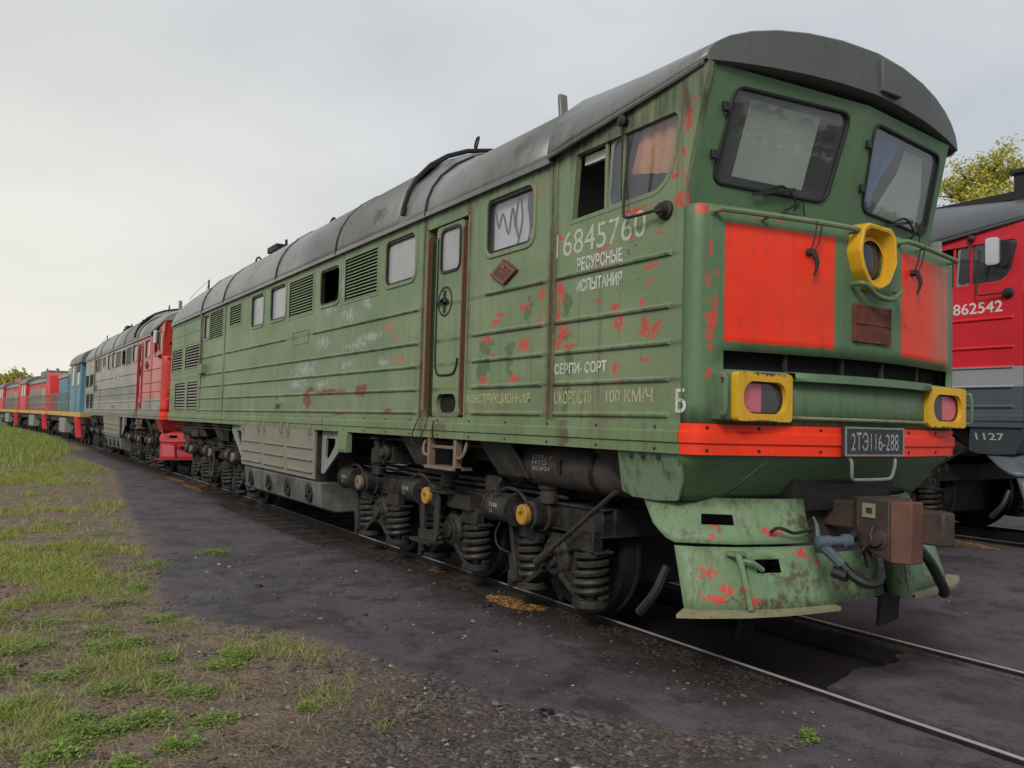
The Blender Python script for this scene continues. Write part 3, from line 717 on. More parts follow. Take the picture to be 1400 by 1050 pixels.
    for sg in (-1, 1):
        strip([lambda d, x=x: (x, sg * (W + d)) for x in np.linspace(XR - .03, -.032, 12)], 'sill_strip', C['sill'], 0.)
    strip([lambda d, i=i: bow_off(i, d) for i in range(len(PLAN))], 'nose_strip', C['nose_strip'], .003)
    if fine:
        b = MB()
        for x in np.arange(-17, -.1, .62):
            for z in (1.46, 1.603): b.ball((x, -W - .012, z), .011, 5)
        for i in range(3, len(PLAN) - 2, 3):
            p = bow_off(i, .016)
            for z in (1.462, 1.606): b.ball((p[0], p[1], z), .011, 5)
        for x in (-.52, -.4, -.25): b.ball((x, -1.465, 1.40), .014, 5)
        b.build_each('bolt', 'black', root)
    # ---------------- nose
    zs = [1.632, 1.75, 1.98, 2.10, 2.2, 2.5, 2.8, 3.0, 3.03, 3.045]
    us = list(range(len(PLAN)))
    def nose(i, z):
        d = 0 if z < 3.02 else (-.012 if z < 3.04 else -.06)
        n = bown(int(i)); return (PLAN[int(i)][0] + n.x * d, PLAN[int(i)][1] + n.y * d, z)
    lim = 1.29
    b = MB(); b.grid(us, zs, nose, lambda i, z: 1.98 < z < 2.10 and abs(PLAN[int(i)][1] + PLAN[int(i) + 1][1]) / 2 < lim)
    b.build('nose_wall', fm, root, solid=.02, smooth=40)
    b = MB(); b.grid(us, [0, 1], lambda i, j: tuple(Vector(bow_off(int(i), -.06)) * (1 - j) + Vector((-.35, PLAN[int(i)][1] * .8)) * j) + (3.046,)); b.build('nose_shelf', fm, root)
    b = MB(); b.grid(us[3:-3], [1.95, 2.13], lambda i, z: (*bow_off(int(i), -.09), z)); nb = b.build('air_slot_backing', 'void', root)
    b = MB()
    for y in (-.75, -.25, .2, .75): b.box(bow(y) - .05, bow(y) - .03, y - .012, y + .012, 1.97, 2.11)
    b.build_each('air_slot_bar', 'frame_mid', root)
    if C.get('mask_seams', True):
        pass
    # windscreen wall: raked forward, two flat screens
    rake = .23
    ow = 1.37
    def wx(y, z):
        k = .097 if y < 0 else .10
        return .123 - k * abs(y) + rake * (z - 3.22)
    wl = [(-1.27, 3.215), (-.245, 3.225), (-.165, 3.845), (-1.215, 3.825)]
    wr_ = [(.165, 3.235), (1.155, 3.205), (1.125, 3.825), (.115, 3.84)]
    for (poly, out) in ((wl, [(-ow, 3.0), (0, 3.0), (0, 3.93), (-ow, 3.93)]), (wr_, [(0, 3.0), (1.26, 3.0), (1.235, 3.93), (0, 3.93)])):
        rp = rpoly(poly, .09, 6)
        fn = lambda a, q, t: (wx(a, q) - t, a, q)
        b = MB(); b.plate(out, [rp], fn, .04); ww = b.build('windscreen_wall', fm, root)
        b = MB(); b.plate(grow(rp, .010), [grow(rp, -.012)], lambda a, q, t: (wx(a, q) + .014 - t, a, q), .05); ws = b.build('windscreen', 'black', root, .006)
        b = MB(); b.plate(grow(rp, -.006), [], lambda a, q, t: (wx(a, q) - .012 - t, a, q), .005); b.build('pane', 'glass', ws)
        b = MB()
        s0 = poly[0][0] if poly is wl else poly[0][0]
        for z in (3.38, 3.68):
            yy = s0 + (poly[3][0] - s0) * (z - 3.22) / .62
            b.box(wx(yy, z) + .005, wx(yy, z) + .03, yy - .075, yy - .03, z - .03, z + .03)
        b.build_each('hinge', 'black', ws, bevel=.004)
    b = MB()
    for sg in (-1, 1):                                  # rounded corner posts
        edge = [(-ow if sg < 0 else ow - .02, 0.)]
        b = MB(); zz = [3.0, 3.3, 3.6, 3.92]
        def post(t, z, sg=sg):
            y0 = -ow if sg < 0 else 1.26 - .025 * (z - 3.) / .93
            x0 = wx(y0, z); x1 = -.065 + rake * (z - 3.05) if sg < 0 else -.42 + rake * (z - 3.05)
            ts = ([(0, 0), (.35, .02), (.7, .25), (.92, .6), (1, 1)] if sg < 0 else [(0, 0), (.25, .12), (.6, .4), (.88, .75), (1, 1)])[int(t)]
            return (x0 + (x1 - x0) * ts[1], y0 + (sg * W - y0) * ts[0], z)
        b.grid(range(5), zz, post); b.build('corner_post', fm, root, smooth=60)
    # wipers
    for (y0, y1) in ((-.62, -.95), (.82, .45)):
        b = MB(); x0 = wx(y0, 3.14) + .05
        b.tube([(x0 - .03, y0, 3.12), (x0 + .02, y0 + .05, 3.17), (wx(y0 - .1, 3.27) + .03, y0 - .06, 3.27), (wx(y1, 3.2) + .03, y1 + .12, 3.21)], .009, 6)
        b.bar((wx(y0 - .3, 3.2) + .03, y0 - .32, 3.18), (wx(y0 + .06, 3.3) + .03, y0 + .04, 3.26), .012, .02)
        b.box(x0 - .08, x0 + .0, y0 - .05, y0 + .22, 3.065, 3.095)
        b.tube([(x0 - .05, y0 + .1, 3.13), (x0 + .0, y0 + .14, 3.2), (x0 - .01, y0 + .18, 3.1)], .005, 5)
        b.build('wiper', 'frame_dark', root)
    # roof: raised engine-room roof, lower cab roof, hoops
    th = [R(a) for a in (0, 4, 10, 18, 28, 40, 52, 64, 77, 90, 103, 116, 128, 140, 152, 162, 170, 176, 180)]
    def sec(x, a, zb, h, t):
        s, c = math.sin(t), math.cos(t)
        return (x, -a * math.copysign(abs(c) ** .92, c), zb + h * s ** .96)
    b = MB(); xs = [(XR - .05, .55), (XR + .12, .74), (XR + .5, .90), (-16, .95), (-14.0, .99), (-13.98, 1.03), (-8, 1.04), (-4.4, 1.05)]
    b.grid(range(len(xs)), range(len(th)), lambda i, j: sec(xs[i][0], 1.5, ZG - .005, xs[i][1], th[j])); b.build('roof', C['roof'], root, solid=.012, smooth=40)
    b = MB(); xs2 = [(-4.4, 1.05), (-4.15, 1.0), (-3.62, .86), (-3.5, .82), (-1.5, .82)]
    b.grid(range(len(xs2)), range(len(th)), lambda i, j: sec(xs2[i][0], 1.5, ZG - .005, .82 + (xs2[i][1] - .82) * (1 if th[j] > .9 and th[j] < 2.24 else .55), th[j])); b.build('roof', C['roof'], root, solid=.012, smooth=40)
    b = MB()
    def cab(i, j):
        t = i / 6.; a = 1.545 - .06 * t; zb = 3.725 + .21 * t; ap = 4.52 - .235 * t
        y = sec(0, a, zb, ap - zb, th[j]); y = (y[0], y[1] * (1 - .05 * t) if y[1] > 0 else y[1], y[2]); xf = (.35 - .088 * y[1] ** 2) if y[1] < 0 else (.35 - .05 * y[1] - .075 * y[1] ** 2)
        return (-1.5 + t * (xf + 1.5), y[1], y[2])
    b.grid(range(7), range(len(th)), cab)
    b.build('cab_roof', C['roof'], root, solid=.014, smooth=40)
    b = MB()                                            # visor fascia and soffit
    def fas(j, k):
        x, y, z = cab(6, int(j)); zb = 3.925 + .06 * (1 - (y / 1.5) ** 2)
        if k == 0: return (x + .001, y, z)
        if k == 1: return (x + .006, y, max(zb, z - .5) if z > zb else z - .012)
        if k == 2: return (x - .02, y, zb - .012 if z > zb else z - .02)
        return (.02, y * .97, (zb if z > zb else z) - .005)
    b.grid(range(len(th)), range(4), fas); b.build('visor', C['visor'], root, smooth=30)
    b = MB(); y0 = .12; xv = .345; b.box(xv - .02, xv + .035, y0 - .1, y0 + .13, 4.015, 4.25); b.build('visor_lamp_box', C['visor'], root, .01)
    for sg in (-1, 1):
        b = MB(); b.box(XR, -1.5, sg * 1.5 - .02, sg * 1.5 + .02, ZG - .035, ZG + .012)
        jj = 0 if sg < 0 else len(th) - 1; pts = [(cab(i, jj)[0] - (.03 if i == 6 else 0), sg * (abs(cab(i, jj)[1]) - .004), cab(i, jj)[2] - .012) for i in range(7)]
        b.tube(pts, .018, 6); b.build('gutter', C['roof'], root)
    b = MB()
    for x, h in ((-1.5, .82), (-3.72, .89), (-6.28, 1.04), (-8.87, 1.04), (-12.17, 1.03), (-14.0, 1.03)):
        b.tube([tuple(Vector(sec(x, 1.508, ZG - .02, h + .008, t))) for t in th], .022, 6)
    b.tube([tuple(Vector(sec(-4.36 + .12 * abs(math.cos(t)), 1.53, ZG - .0, 1.05 + .02, t))) for t in th[1:-1]], .028, 6)
    b.build_each('roof_hoop', C.get('hoop', 'frame_dark'), root)
    b = MB(); b.box(-12.9, -9.6, -.62, -.12, 4.69, 4.72)
    for x in np.arange(-12.8, -9.5, .8):
        b.box(x - .02, x + .02, -.6, -.56, 4.5, 4.7); b.box(x - .02, x + .02, -.2, -.16, 4.6, 4.7)
    b.tube([(-9.6, -.6, 4.62), (-9.2, -.6, 4.72), (-8.95, -.6, 4.82), (-8.85, -.6, 4.78), (-8.9, -.6, 4.6)], .02, 6)
    b.tube([(-13.5, -.6, 4.6), (-13.4, -.6, 4.83), (-13.15, -.6, 4.83), (-13.05, -.6, 4.7)], .02, 6)
    b.box(-12.1, -11.5, -.75, -.45, 4.72, 4.83); b.box(-11.42, -11.38, -.62, -.58, 4.7, 4.9)
    b.build('roof_walkway', 'frame_dark', root)
    b = MB(); b.tube([(-4.28, -.62, 4.72), (-4.26, -.6, 4.84), (-4.34, -.58, 4.86), (-4.42, -.56, 4.8), (-4.42, -.55, 4.74)], .012, 6); b.build('lifting_eye', 'frame_dark', root)
    b = MB(); b.obox((-2.62, -.6, 4.60), (.05, .10, .44), Matrix.Rotation(-.12, 3, 'Y')); b.build('roof_horn_guard', C['roof'], root, .02)
    b = MB(); b.cyl((-17.0, -.75, 4.3), (-17.0, -.75, 4.86), .02, n=8); b.build('aerial_mast', 'frame_dark', root)
    b = MB(); b.tube([(-17.0, -.75, 4.84), (-18.4, -.72, 4.76), (-19.5, -.7, 4.66)], .006, 4); b.tube([(-17.0, -.75, 4.8), (-17.25, -.75, 4.62), (-17.5, -.75, 4.4)], .006, 4); b.build('aerial_wire', 'frame_dark', root)
    # ---------------- cab interior
    b = MB(); b.box(-1.6, -1.56, -1.4, 1.4, 1.6, 3.9); b.box(-1.56, .0, 1.38, 1.42, 1.6, 3.2); b.build('cab_bulkhead', 'cab_lining', root)
    b = MB(); b.box(-1.56, .02, -1.38, 1.38, 1.62, 1.66); b.box(-1.56, -.02, -1.36, 1.36, 3.90, 3.92); b.build('cab_floor', 'cab_lining', root)
    b = MB(); b.box(-.5, -.08, -1.25, 1.25, 2.5, 2.98); b.box(-.42, -.2, -.5, .5, 2.98, 3.08); b.build('driver_desk', 'frame_mid', root, .03)
    if fine:
        b = MB(); b.grid(np.linspace(0, 1, 14), [0, .5, 1], lambda u, v: (wx(.3, 3.16 + .70 * v) - .07 + .012 * math.sin(u * 22), .14 + u * (.16 + .30 * v) + .02 * math.sin(v * 9), 3.20 + .64 * v)); b.build('blue_curtain', 'curtain_blue', root, label='blue curtain behind the far windscreen')
        b = MB(); b.grid([-1.06, -.42], [3.30, 3.80], lambda a, q: (wx(a, q) - .06 - .2 * (3.8 - q) * 0, a + .1 * (q - 3.3), q)); b.build('sun_blind', 'curtain_pale', root)
        b = MB(); b.grid(np.linspace(0, 1, 16), [0, .5, 1], lambda u, v: (-.55 + u * .47 - .1 * (1 - v), -1.40 + .012 * math.sin(u * 25 + v), 3.30 + .42 * v + .10 * (1 - v) * (1 - u))); b.build('window_drape', 'orange_drape', root)
        b = MB(); b.plate([(.40, 3.22), (1.12, 3.22), (1.10, 3.55), (1.0, 3.8), (.72, 3.8), (.68, 3.62), (.56, 3.45)], [], lambda a, q, t: (wx(a, q) - .08 - t, a, q), .003); b.build('bright_patch_sheet', 'curtain_pale', root)  # pale sheet added for the bright reflected and see-through patches
        b = MB(); b.plate([(-2.56, 3.08), (-2.56, 3.6), (-1.98, 3.6), (-2.0, 3.45), (-1.95, 3.3), (-1.9, 3.2), (-1.86, 3.08)], [], SIDE(-1.40), .004); b.build('torn_curtain', 'sun_bleached', root)
        b = MB()
        for ln in ([(-2.5, 3.5), (-2.44, 3.34), (-2.38, 3.46), (-2.28, 3.26), (-2.22, 3.48), (-2.17, 3.3)], [(-2.12, 3.57), (-2.16, 3.35), (-2.11, 3.2), (-2.06, 3.35), (-2.09, 3.55)], [(-2.1, 3.2), (-2.14, 3.1)], [(-1.96, 3.4), (-1.93, 3.25), (-1.97, 3.12)]): b.tube([(x, -1.407, z) for x, z in ln], .009, 5)
        b.build_each('curtain_gap', 'void', root)  # dark tubes added to draw the gaps in the torn curtain
        b = MB(); b.box(-1.2, -.95, -1.40, -1.37, 3.6, 3.67); b.build('notice_card', 'curtain_pale', root)
    # headlight
    hc = (-.045, 2.812)
    oct_ = [(a * .93, c * .93) for a, c in [(-.185, .20), (-.12, .245), (.17, .235), (.225, .18), (.24, -.02), (.15, -.185), (.03, -.245), (-.08, -.23), (-.18, -.11), (-.225, .03)]]
    rimo = rpoly([(hc[0] - .02 + a, hc[1] + c) for a, c in oct_], .02, 3)
    n_ = len(rimo)
    base = rpoly([(hc[0] + a * 1.08, hc[1] + c * 1.05) for a, c in oct_], .03, 3)
    holel = rpoly([(hc[0] - .02 + a * .86, hc[1] + c * .86) for a, c in oct_], .06, 3)
    inner = ellipse(hc[0], hc[1] - .01, .155, .17, n_)
    def ang(l, c): return sorted(l, key=lambda p: math.atan2(p[1] - c[1], p[0] - c[0]))
    rimo, base, holel, inner = [ang(l, hc) for l in (rimo, base, holel, inner)]
    b = MB(); rows = [[(bow(p[0]) - .01, *p) for p in base], [(.405, *p) for p in rimo], [(.415, hc[0] - .04 + (p[0] - hc[0] + .04) * .94, hc[1] + (p[1] - hc[1]) * .94) for p in rimo], [(.41, *p) for p in holel], [(.318, *p) for p in inner]]
    b.grid(range(5), range(n_ + 1), lambda i, j: rows[i][j % n_]); hl = b.build('headlight', C['lamp'], root, smooth=30)
    b = MB(); b.lathe((.318, hc[0], hc[1] - .01), (1, 0, 0), [(0, .175), (.014, .17), (.022, .15), (.022, .14)], 28, False); b.build('lens_rim', C['lamp'], hl)
    b = MB(); b.lathe((.305, hc[0], hc[1] - .01), (1, 0, 0), [(0, .16), (.02, .13), (.03, .08), (.034, .001)], 28); b.build('lens', 'head_lens', hl)
    b = MB(); b.tube([(.33, -.24, 2.615), (.40, -.24, 2.615), (.42, -.2, 2.60), (.42, -.1, 2.545), (.43, 0, 2.525), (.42, .1, 2.54), (.41, .2, 2.60), (.39, .23, 2.61), (.33, .23, 2.61)], .018, 8); b.build('grab_rail', fm, root)
    # vent grille
    b = MB(); xb = lambda y: bow(y) + .036
    b.plate([(-.215, 2.225), (.205, 2.225), (.205, 2.485), (-.215, 2.485)], [[(-.2, 2.24), (.19, 2.24), (.19, 2.47), (-.2, 2.47)]], lambda a, q, t: (xb(a) - t, a, q), .03); vg = b.build('vent_grille', C['vent'], root)
    b = MB()
    for k in range(24):
        y = -.19 + k * .016; b.box(xb(y) - .016, xb(y) - .004, y - .0045, y + .0045, 2.24, 2.47)
    b.box(xb(0) - .012, xb(0) - .002, -.2, .19, 2.35, 2.362); b.build('grille_bars', C['vent'], vg)
    b = MB(); b.grid([-.2, 0, .19], [2.24, 2.47], lambda a, q: (bow(a) + .016, a, q)); b.build('backing', 'void', vg)
    # nose hand rails
    for ys in ((-1.36, -1.0, -.6, -.25), (.33, .62, .95, 1.28)):
        b = MB(); pts = []
        for t in np.linspace(0, 1, 12):
            y = ys[0] + (ys[3] - ys[0]) * t; pts.append((bow(y) + .085, y, 2.985))
        pts = [(bow(ys[0]) - .01, ys[0] - .01, 2.985)] + pts + [(bow(ys[3]) - .01, ys[3] + .01, 2.985)]
        b.tube(pts, .018, 8); ym = ys[1]; b.tube([(bow(ym), ym, 2.97), (bow(ym) + .085, ym, 2.985)], .013, 6)
        b.lathe((bow(ys[0]) - .005, ys[0], 2.985), (1, 0, 0), [(0, .035), (.02, .03), (.025, .01)], 10)
        b.build('grab_rail', C['nrail'], root)
    if fine:
        for y in (-.62, .55):
            b = MB(); x = bow(y) + .1; b.tube([(x, y - .02, 2.99), (x - .02, y - .025, 2.88), (x - .05, y - .02, 2.80)], .005, 5); b.tube([(x, y + .03, 2.99), (x - .03, y + .03, 2.85), (x - .05, y + .01, 2.80)], .005, 5)
            b.lathe((x - .09, y, 2.795), (1, 0, 0), [(0, .028), (.04, .022), (.05, .01)], 10); b.tube([(x - .05, y, 2.80), (x - .03, y + .02, 2.72), (x - .05, y + .01, 2.63)], [.02, .014, .006], 6)
            b.build('washer_nozzle', 'frame_mid', root)
    # marker lamps
    for sg in (-1, 1):
        y0, y1 = (-1.295, -.78) if sg < 0 else (.79, 1.29)
        xo = .275
        b = MB(); b.plate(rrect(y0, y1, 1.652, 1.962, .03), [rrect(y0 + .055, y1 - .055, 1.70, 1.905, .095, 6)], lambda a, q, t: (xo - t, a, q), .06); ml = b.build('marker_lamp', C['lamp'], root, .012)
        b = MB(); b.plate(rrect(y0 + .05, y1 - .05, 1.695, 1.91, .095, 6), [rrect(y0 + .066, y1 - .066, 1.711, 1.894, .085, 6)], lambda a, q, t: (xo - .035 - t, a, q), .02); b.build('lens_rim', 'frame_mid', ml)
        b = MB(); b.plate(rrect(y0 + .055, y1 - .055, 1.70, 1.905, .095, 6), [], lambda a, q, t: (xo - .045 - t, a, q), .01); b.build('lens', 'marker_lens', ml)
        b = MB(); ys = (y0 - .06, y1) if sg < 0 else (y0, y1 + .06)
        b.add([(x, y, z) for z in (1.655, 1.955) for x, y in ((xo - .055, ys[0]), (xo - .055, ys[1]), (bow(ys[1]) - .02, ys[1]), (bow(ys[0]) - .06, ys[0]))], [(0, 1, 2, 3), (4, 7, 6, 5), (0, 4, 5, 1), (1, 5, 6, 2), (3, 2, 6, 7), (0, 3, 7, 4)])
        b.build('lamp_box', fm, root, .01)
        ye = ys[0] if sg < 0 else ys[1]
        b = MB(); b.tube([(xo - .06, ye + .02 * sg, 1.70), (xo - .02, ye + .035 * sg, 1.69), (xo - .01, ye + .035 * sg, 1.75), (xo - .01, ye + .035 * sg, 1.87), (xo - .02, ye + .03 * sg, 1.92), (xo - .06, ye + .02 * sg, 1.92)], .014, 6); b.build('grab_rail', fm, root)
    b = MB(); b.grid(np.linspace(-.775, .785, 9), range(4), lambda y, k: [(bow(y) - .02, y, 1.985), (bow(y) + .07, y, 1.975), (bow(y) + .075, y, 1.925), (bow(y) - .02, y, 1.92)][k]); b.build('foot_ledge', fm, root, solid=.006, smooth=20)
    b = MB(); b.tube([(bow(y) + .035, y, 1.683) for y in np.linspace(-.78, .80, 9)], .012, 6); b.build('cable_pipe', C['lip'], root)
    # number plate
    b = MB(); b.box(.318, .352, -.335, .335, 1.437, 1.637)
    npl = b.build('number_plate', C.get('plate', 'plate_black'), root, .004)
    b = MB(); b.plate([(-.335, 1.437), (.335, 1.437), (.335, 1.637), (-.335, 1.637)], [[(-.322, 1.45), (.322, 1.45), (.322, 1.624), (-.322, 1.624)]], lambda a, q, t: (.356 - t, a, q), .006); b.build('plate_border', 'bracket_grey', npl)
    if C.get('plate_text'): text(C['plate_text'], 'plate_letter', npl, 'plate_lettering', (-.27, .27, 1.475, 1.60), lambda a, q: (.3535, a, q), .0)
    b = MB(); b.tube([(.31, -.26, 1.44), (.34, -.25, 1.40), (.33, -.23, 1.30), (.32, -.2, 1.275), (.32, .2, 1.275), (.33, .23, 1.30), (.34, .25, 1.40), (.31, .26, 1.44)], .012, 8); b.build('grab_rail', 'bracket_grey', root)
    # apron under the strip
    bot = [(-.20, -1.295), (-.19, -1.26), (-.165, -1.2), (-.13, -1.06), (-.08, -.8), (-.04, -.5), (-.02, -.2), (-.015, 0)]
    bot = bot + [(x, -y) for x, y in bot[-2::-1]]
    tq = np.linspace(0, len(PLAN) - 1, 33); bq = np.linspace(0, len(bot) - 1, 33)
    def apr(i, k):
        i = int(i); tx, ty = np.interp(tq[i], range(len(PLAN)), PX), np.interp(tq[i], range(len(PLAN)), PY)
        bx, by = np.interp(bq[i], range(len(bot)), [p[0] for p in bot]), np.interp(bq[i], range(len(bot)), [p[1] for p in bot])
        return (tx + (bx - tx) * k - .02 * (1 - k), ty + (by - ty) * k, 1.435 + (1.12 - 1.435) * k)
    b = MB(); b.grid(range(33), [0, .25, .5, .68, .85, 1.], apr, lambda i, k: k > .68 and 13 < i < 20)
    b.build('apron', C['apron'], root, solid=.012, smooth=40)
    b = MB()
    for i0, i1 in ((9, 10), (23, 24)): b.add([(apr(i0, .02)[0] + .008, apr(i0, .02)[1], apr(i0, .02)[2]), (apr(i0, .02)[0] + .008, apr(i0, .02)[1] + .02, apr(i0, .02)[2]), (apr(i0 - 2, 1)[0] + .008, apr(i0 - 2, 1)[1] + .02, 1.12), (apr(i0 - 2, 1)[0] + .008, apr(i0 - 2, 1)[1], 1.12)], [(0, 1, 2, 3)])
    b.build_each('apron_seam', C['apron'], root, solid=.008)
    for sg in (-1, 1):
        b = MB()
        sk = lambda a, q, t: (a, sg * (1.465 - .13 * min(1, (1.43 - q) / .31) - t), q)
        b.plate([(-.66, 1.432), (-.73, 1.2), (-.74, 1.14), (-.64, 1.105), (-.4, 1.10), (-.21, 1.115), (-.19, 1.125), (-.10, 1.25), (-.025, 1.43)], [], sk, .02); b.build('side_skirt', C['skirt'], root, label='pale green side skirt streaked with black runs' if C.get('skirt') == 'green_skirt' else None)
        b = MB(); b.plate([(-1.0, 1.43), (-.67, 1.432), (-.735, 1.15)], [], lambda a, q, t: (a, sg * (1.43 - .17 * min(1, (1.43 - q) / .31) - t), q), .015); b.build('skirt_gusset', 'frame_dark', root)
    # pilot: upper sheet, lower plough, lip
    for sg in (-1, 1):
        up_t = [(-.62, 1.27), (-.45, 1.28), (-.25, 1.24), (-.05, 1.0), (.08, .72), (.14, .5)]
        up_b = [(-.36, 1.40), (-.25, 1.41), (-.12, 1.40), (.10, 1.09), (.19, .80), (.24, .54)]
        ts = [0, .12, .24, .36, .48, .6, .7, .8, .9, 1.]
        L_ = lambda p, t: (np.interp(t * 5, range(6), [q[0] for q in p]), np.interp(t * 5, range(6), [q[1] for q in p]))
        def upf(t, k):
            a, c = L_(up_t, t), L_(up_b, t); z = 1.135 + (.855 - 1.135) * k
            if t < .3: z += (.3 - t) * .35 * k
            return (a[0] + (c[0] - a[0]) * k, sg * (a[1] + (c[1] - a[1]) * k), z)
        b = MB(); b.grid(ts, [0, .2, .36, .60, .8, 1.], upf, lambda t, k: .48 < t < .6 and .36 < k < .6 and sg < 0); b.build('pilot_plate', C['pilot'], root, solid=.012, smooth=50)
        lo_t = [(-.15, 1.40), (-.05, 1.32), (.08, 1.09), (.16, .85), (.2, .7), (.225, .5)]
        lo_b = [(-.01, 1.44), (.07, 1.36), (.2, 1.12), (.28, .86), (.315, .66), (.345, .42)]
        def lof(t, k):
            a, c = L_(lo_t, t), L_(lo_b, t); return (a[0] + (c[0] - a[0]) * k, sg * (a[1] + (c[1] - a[1]) * k), .835 + (.455 - .835) * k)
        b = MB(); b.grid([0, .1, .2, .3, .4, .5, .58, .66, .74, .82, .9, 1.], [0, .2, .42, .6, .8, 1.], lof, lambda t, k: .5 < t < .66 and .2 < k < .42 and sg < 0); b.build('plough', C['pilot'], root, solid=.012, smooth=50)
        b = MB(); lip = [(.06, 1.575), (.15, 1.43), (.27, 1.16), (.34, .89), (.37, .68), (.392, .42)]
        b.grid(np.linspace(0, 1, 11), range(4), lambda t, k: [(*[L_(lo_b, t)[0] - .005, sg * L_(lo_b, t)[1]], .462), (L_(lip, t)[0], sg * L_(lip, t)[1], .452), (L_(lip, t)[0], sg * L_(lip, t)[1], .428), (L_(lo_b, t)[0], sg * L_(lo_b, t)[1], .436)][k])
        b.build('plough_lip', C['liptop'], root, smooth=20)
        b = MB(); b.grid([0, 1], [0, 1], lambda u, v: [[(.215, sg * .5, .83), (.10, sg * .46, .80)], [(.345, sg * .42, .44), (.17, sg * .44, .41)]][int(u)][int(v)]); b.build('plough_cheek', C['pilot'], root, solid=.012)
        b = MB(); b.grid([0, 1], [0, 1], lambda u, v: [[(.14, sg * .5, 1.13), (.0, sg * .46, 1.13)], [(.235, sg * .54, .86), (.05, sg * .46, .86)]][int(u)][int(v)]); b.build('pilot_cheek', C['pilot'], root, solid=.012)
    b = MB(); b.grid([-.46, -.2, .1, .46], [0, .5, 1.], lambda y, k: (.08 + .10 * k - .06 * (y / .5) ** 2, y, .74 - .33 * k)); b.build('plough_centre', C['pilot'], root, solid=.012)
    b = MB(); b.tube([(.12, -1.13, .80), (.16, -1.135, .78), (.215, -1.13, .62), (.25, -1.12, .47)], .02, 8); b.tube([(.14, -1.13, .76), (.19, -1.05, .75), (.2, -.96, .70)], .018, 6); b.box(.08, .15, -1.17, -1.06, .79, .815); b.build('pilot_bracket', C['pilot'], root)
    b = MB(); b.tube([(.175, -.86, .93), (.22, -.85, .965), (.24, -.80, .955), (.25, -.72, .93), (.27, -.62, .945), (.28, -.57, .96), (.24, -.56, .93)], .012, 6); b.build('grab_rail', 'frame_mid', root)
    b = MB(); b.tube([(-.25, -1.36, .68), (-.3, -1.42, .5), (-.42, -1.45, .35)], .032, 8); b.build('sand_pipe', 'black', root)
    b = MB(); b.obox((.1, .55, .31), (.03, .24, .26), Matrix.Rotation(.12, 3, 'X') @ Matrix.Rotation(.15, 3, 'Y')); b.obox((.06, .52, .44), (.05, .2, .12), Matrix.Identity(3)); b.build('rail_guard', 'black', root)
    b = MB(); b.obox((-.25, -.6, .24), (.04, .12, .28), Matrix.Rotation(.2, 3, 'Y')); b.build('rail_guard', 'void', root)
    # coupler
    b = MB(); b.box(-.6, .36, -.11, .11, .93, 1.12); b.box(-.35, .02, -.28, .28, .82, 1.2); cp = b.build('coupler', 'rust', root, .012)
    b = MB(); pl = lambda a, q, t: (a, q, .0)
    def ext(poly, z0, z1, zb=None):
        n = len(poly); return [(p[0], p[1], z0 if zb is None else zb[i]) for i, p in enumerate(poly)] + [(p[0], p[1], z1) for p in poly], [tuple(range(n))[::-1], tuple(range(n, 2 * n))] + [(i, (i + 1) % n, (i + 1) % n + n, i + n) for i in range(n)]
    hp = [(.30, -.17), (.36, -.215), (.60, -.215), (.60, -.02), (.50, .05), (.50, .19), (.32, .19)]
    b.add(*ext(hp, .8, 1.16, [.86, .84, .755, .755, .80, .84, .86])); b.build('coupler_head', 'rust', cp, .012)
    b = MB(); b.add(*ext([(.602, -.212), (.715, -.15), (.715, -.02), (.602, -.03)], .755, 1.155)); b.build('coupler_jaw', 'rust_red', cp, .008)
    b = MB(); b.add(*ext([(.505, .045), (.60, .0), (.68, .05), (.80, .06), (.84, .13), (.74, .22), (.505, .195)], .87, 1.09)); b.build('coupler_tooth', 'rust', cp, .012)
    b = MB(); b.plate([(.405, 1.035), (.50, 1.035), (.50, 1.13), (.405, 1.13)], [[(.43, 1.06), (.48, 1.06), (.48, 1.10), (.43, 1.10)]], SIDE(-.224), .008); b.build('painted_square', 'lip', cp)
    b = MB(); b.lathe((.52, -.2, .90), (0, -1, 0), [(0, .075), (.025, .07), (.03, .05), (.06, .045), (.065, .01)], 16); b.tube([(.5, -.24, .98), (.49, -.255, .93), (.5, -.26, .89), (.46, -.26, .85), (.42, -.26, .80), (.4, -.26, .76)], .012, 6); b.build('lock_lever', 'rust', cp)
    b = MB(); b.lathe((.30, -.56, .87), Vector((.3, 1, .02)), [(0, .02), (.01, .04), (.10, .042), (.11, .032), (.2, .034), (.21, .048), (.26, .045), (.265, .02)], 12); b.tube([(.30, -.53, .86), (.34, -.47, .80), (.40, -.43, .73)], .036, 8); b.tube([(.29, -.53, .9), (.27, -.52, .98), (.25, -.53, 1.03)], [.02, .013, .008], 6)
    bh = b.build('brake_valve', 'hose_blue', root)
    b = MB(); b.tube([(.40, -.43, .73), (.45, -.40, .67), (.52, -.34, .62), (.55, -.26, .63), (.52, -.2, .68)], .034, 8); b.tube([(.36, -.46, .68), (.45, -.44, .66)], .04, 8); b.tube([(.34, -.3, .84), (.36, -.22, .92), (.4, -.17, .8), (.42, -.15, .7)], .03, 8); b.build('brake_hose', 'black', bh)
    b = MB(); b.tube([(.42, .36, .82), (.5, .40, .72), (.52, .5, .58), (.5, .60, .49), (.48, .62, .46)], .036, 8); b.build('brake_hose', 'black', root)
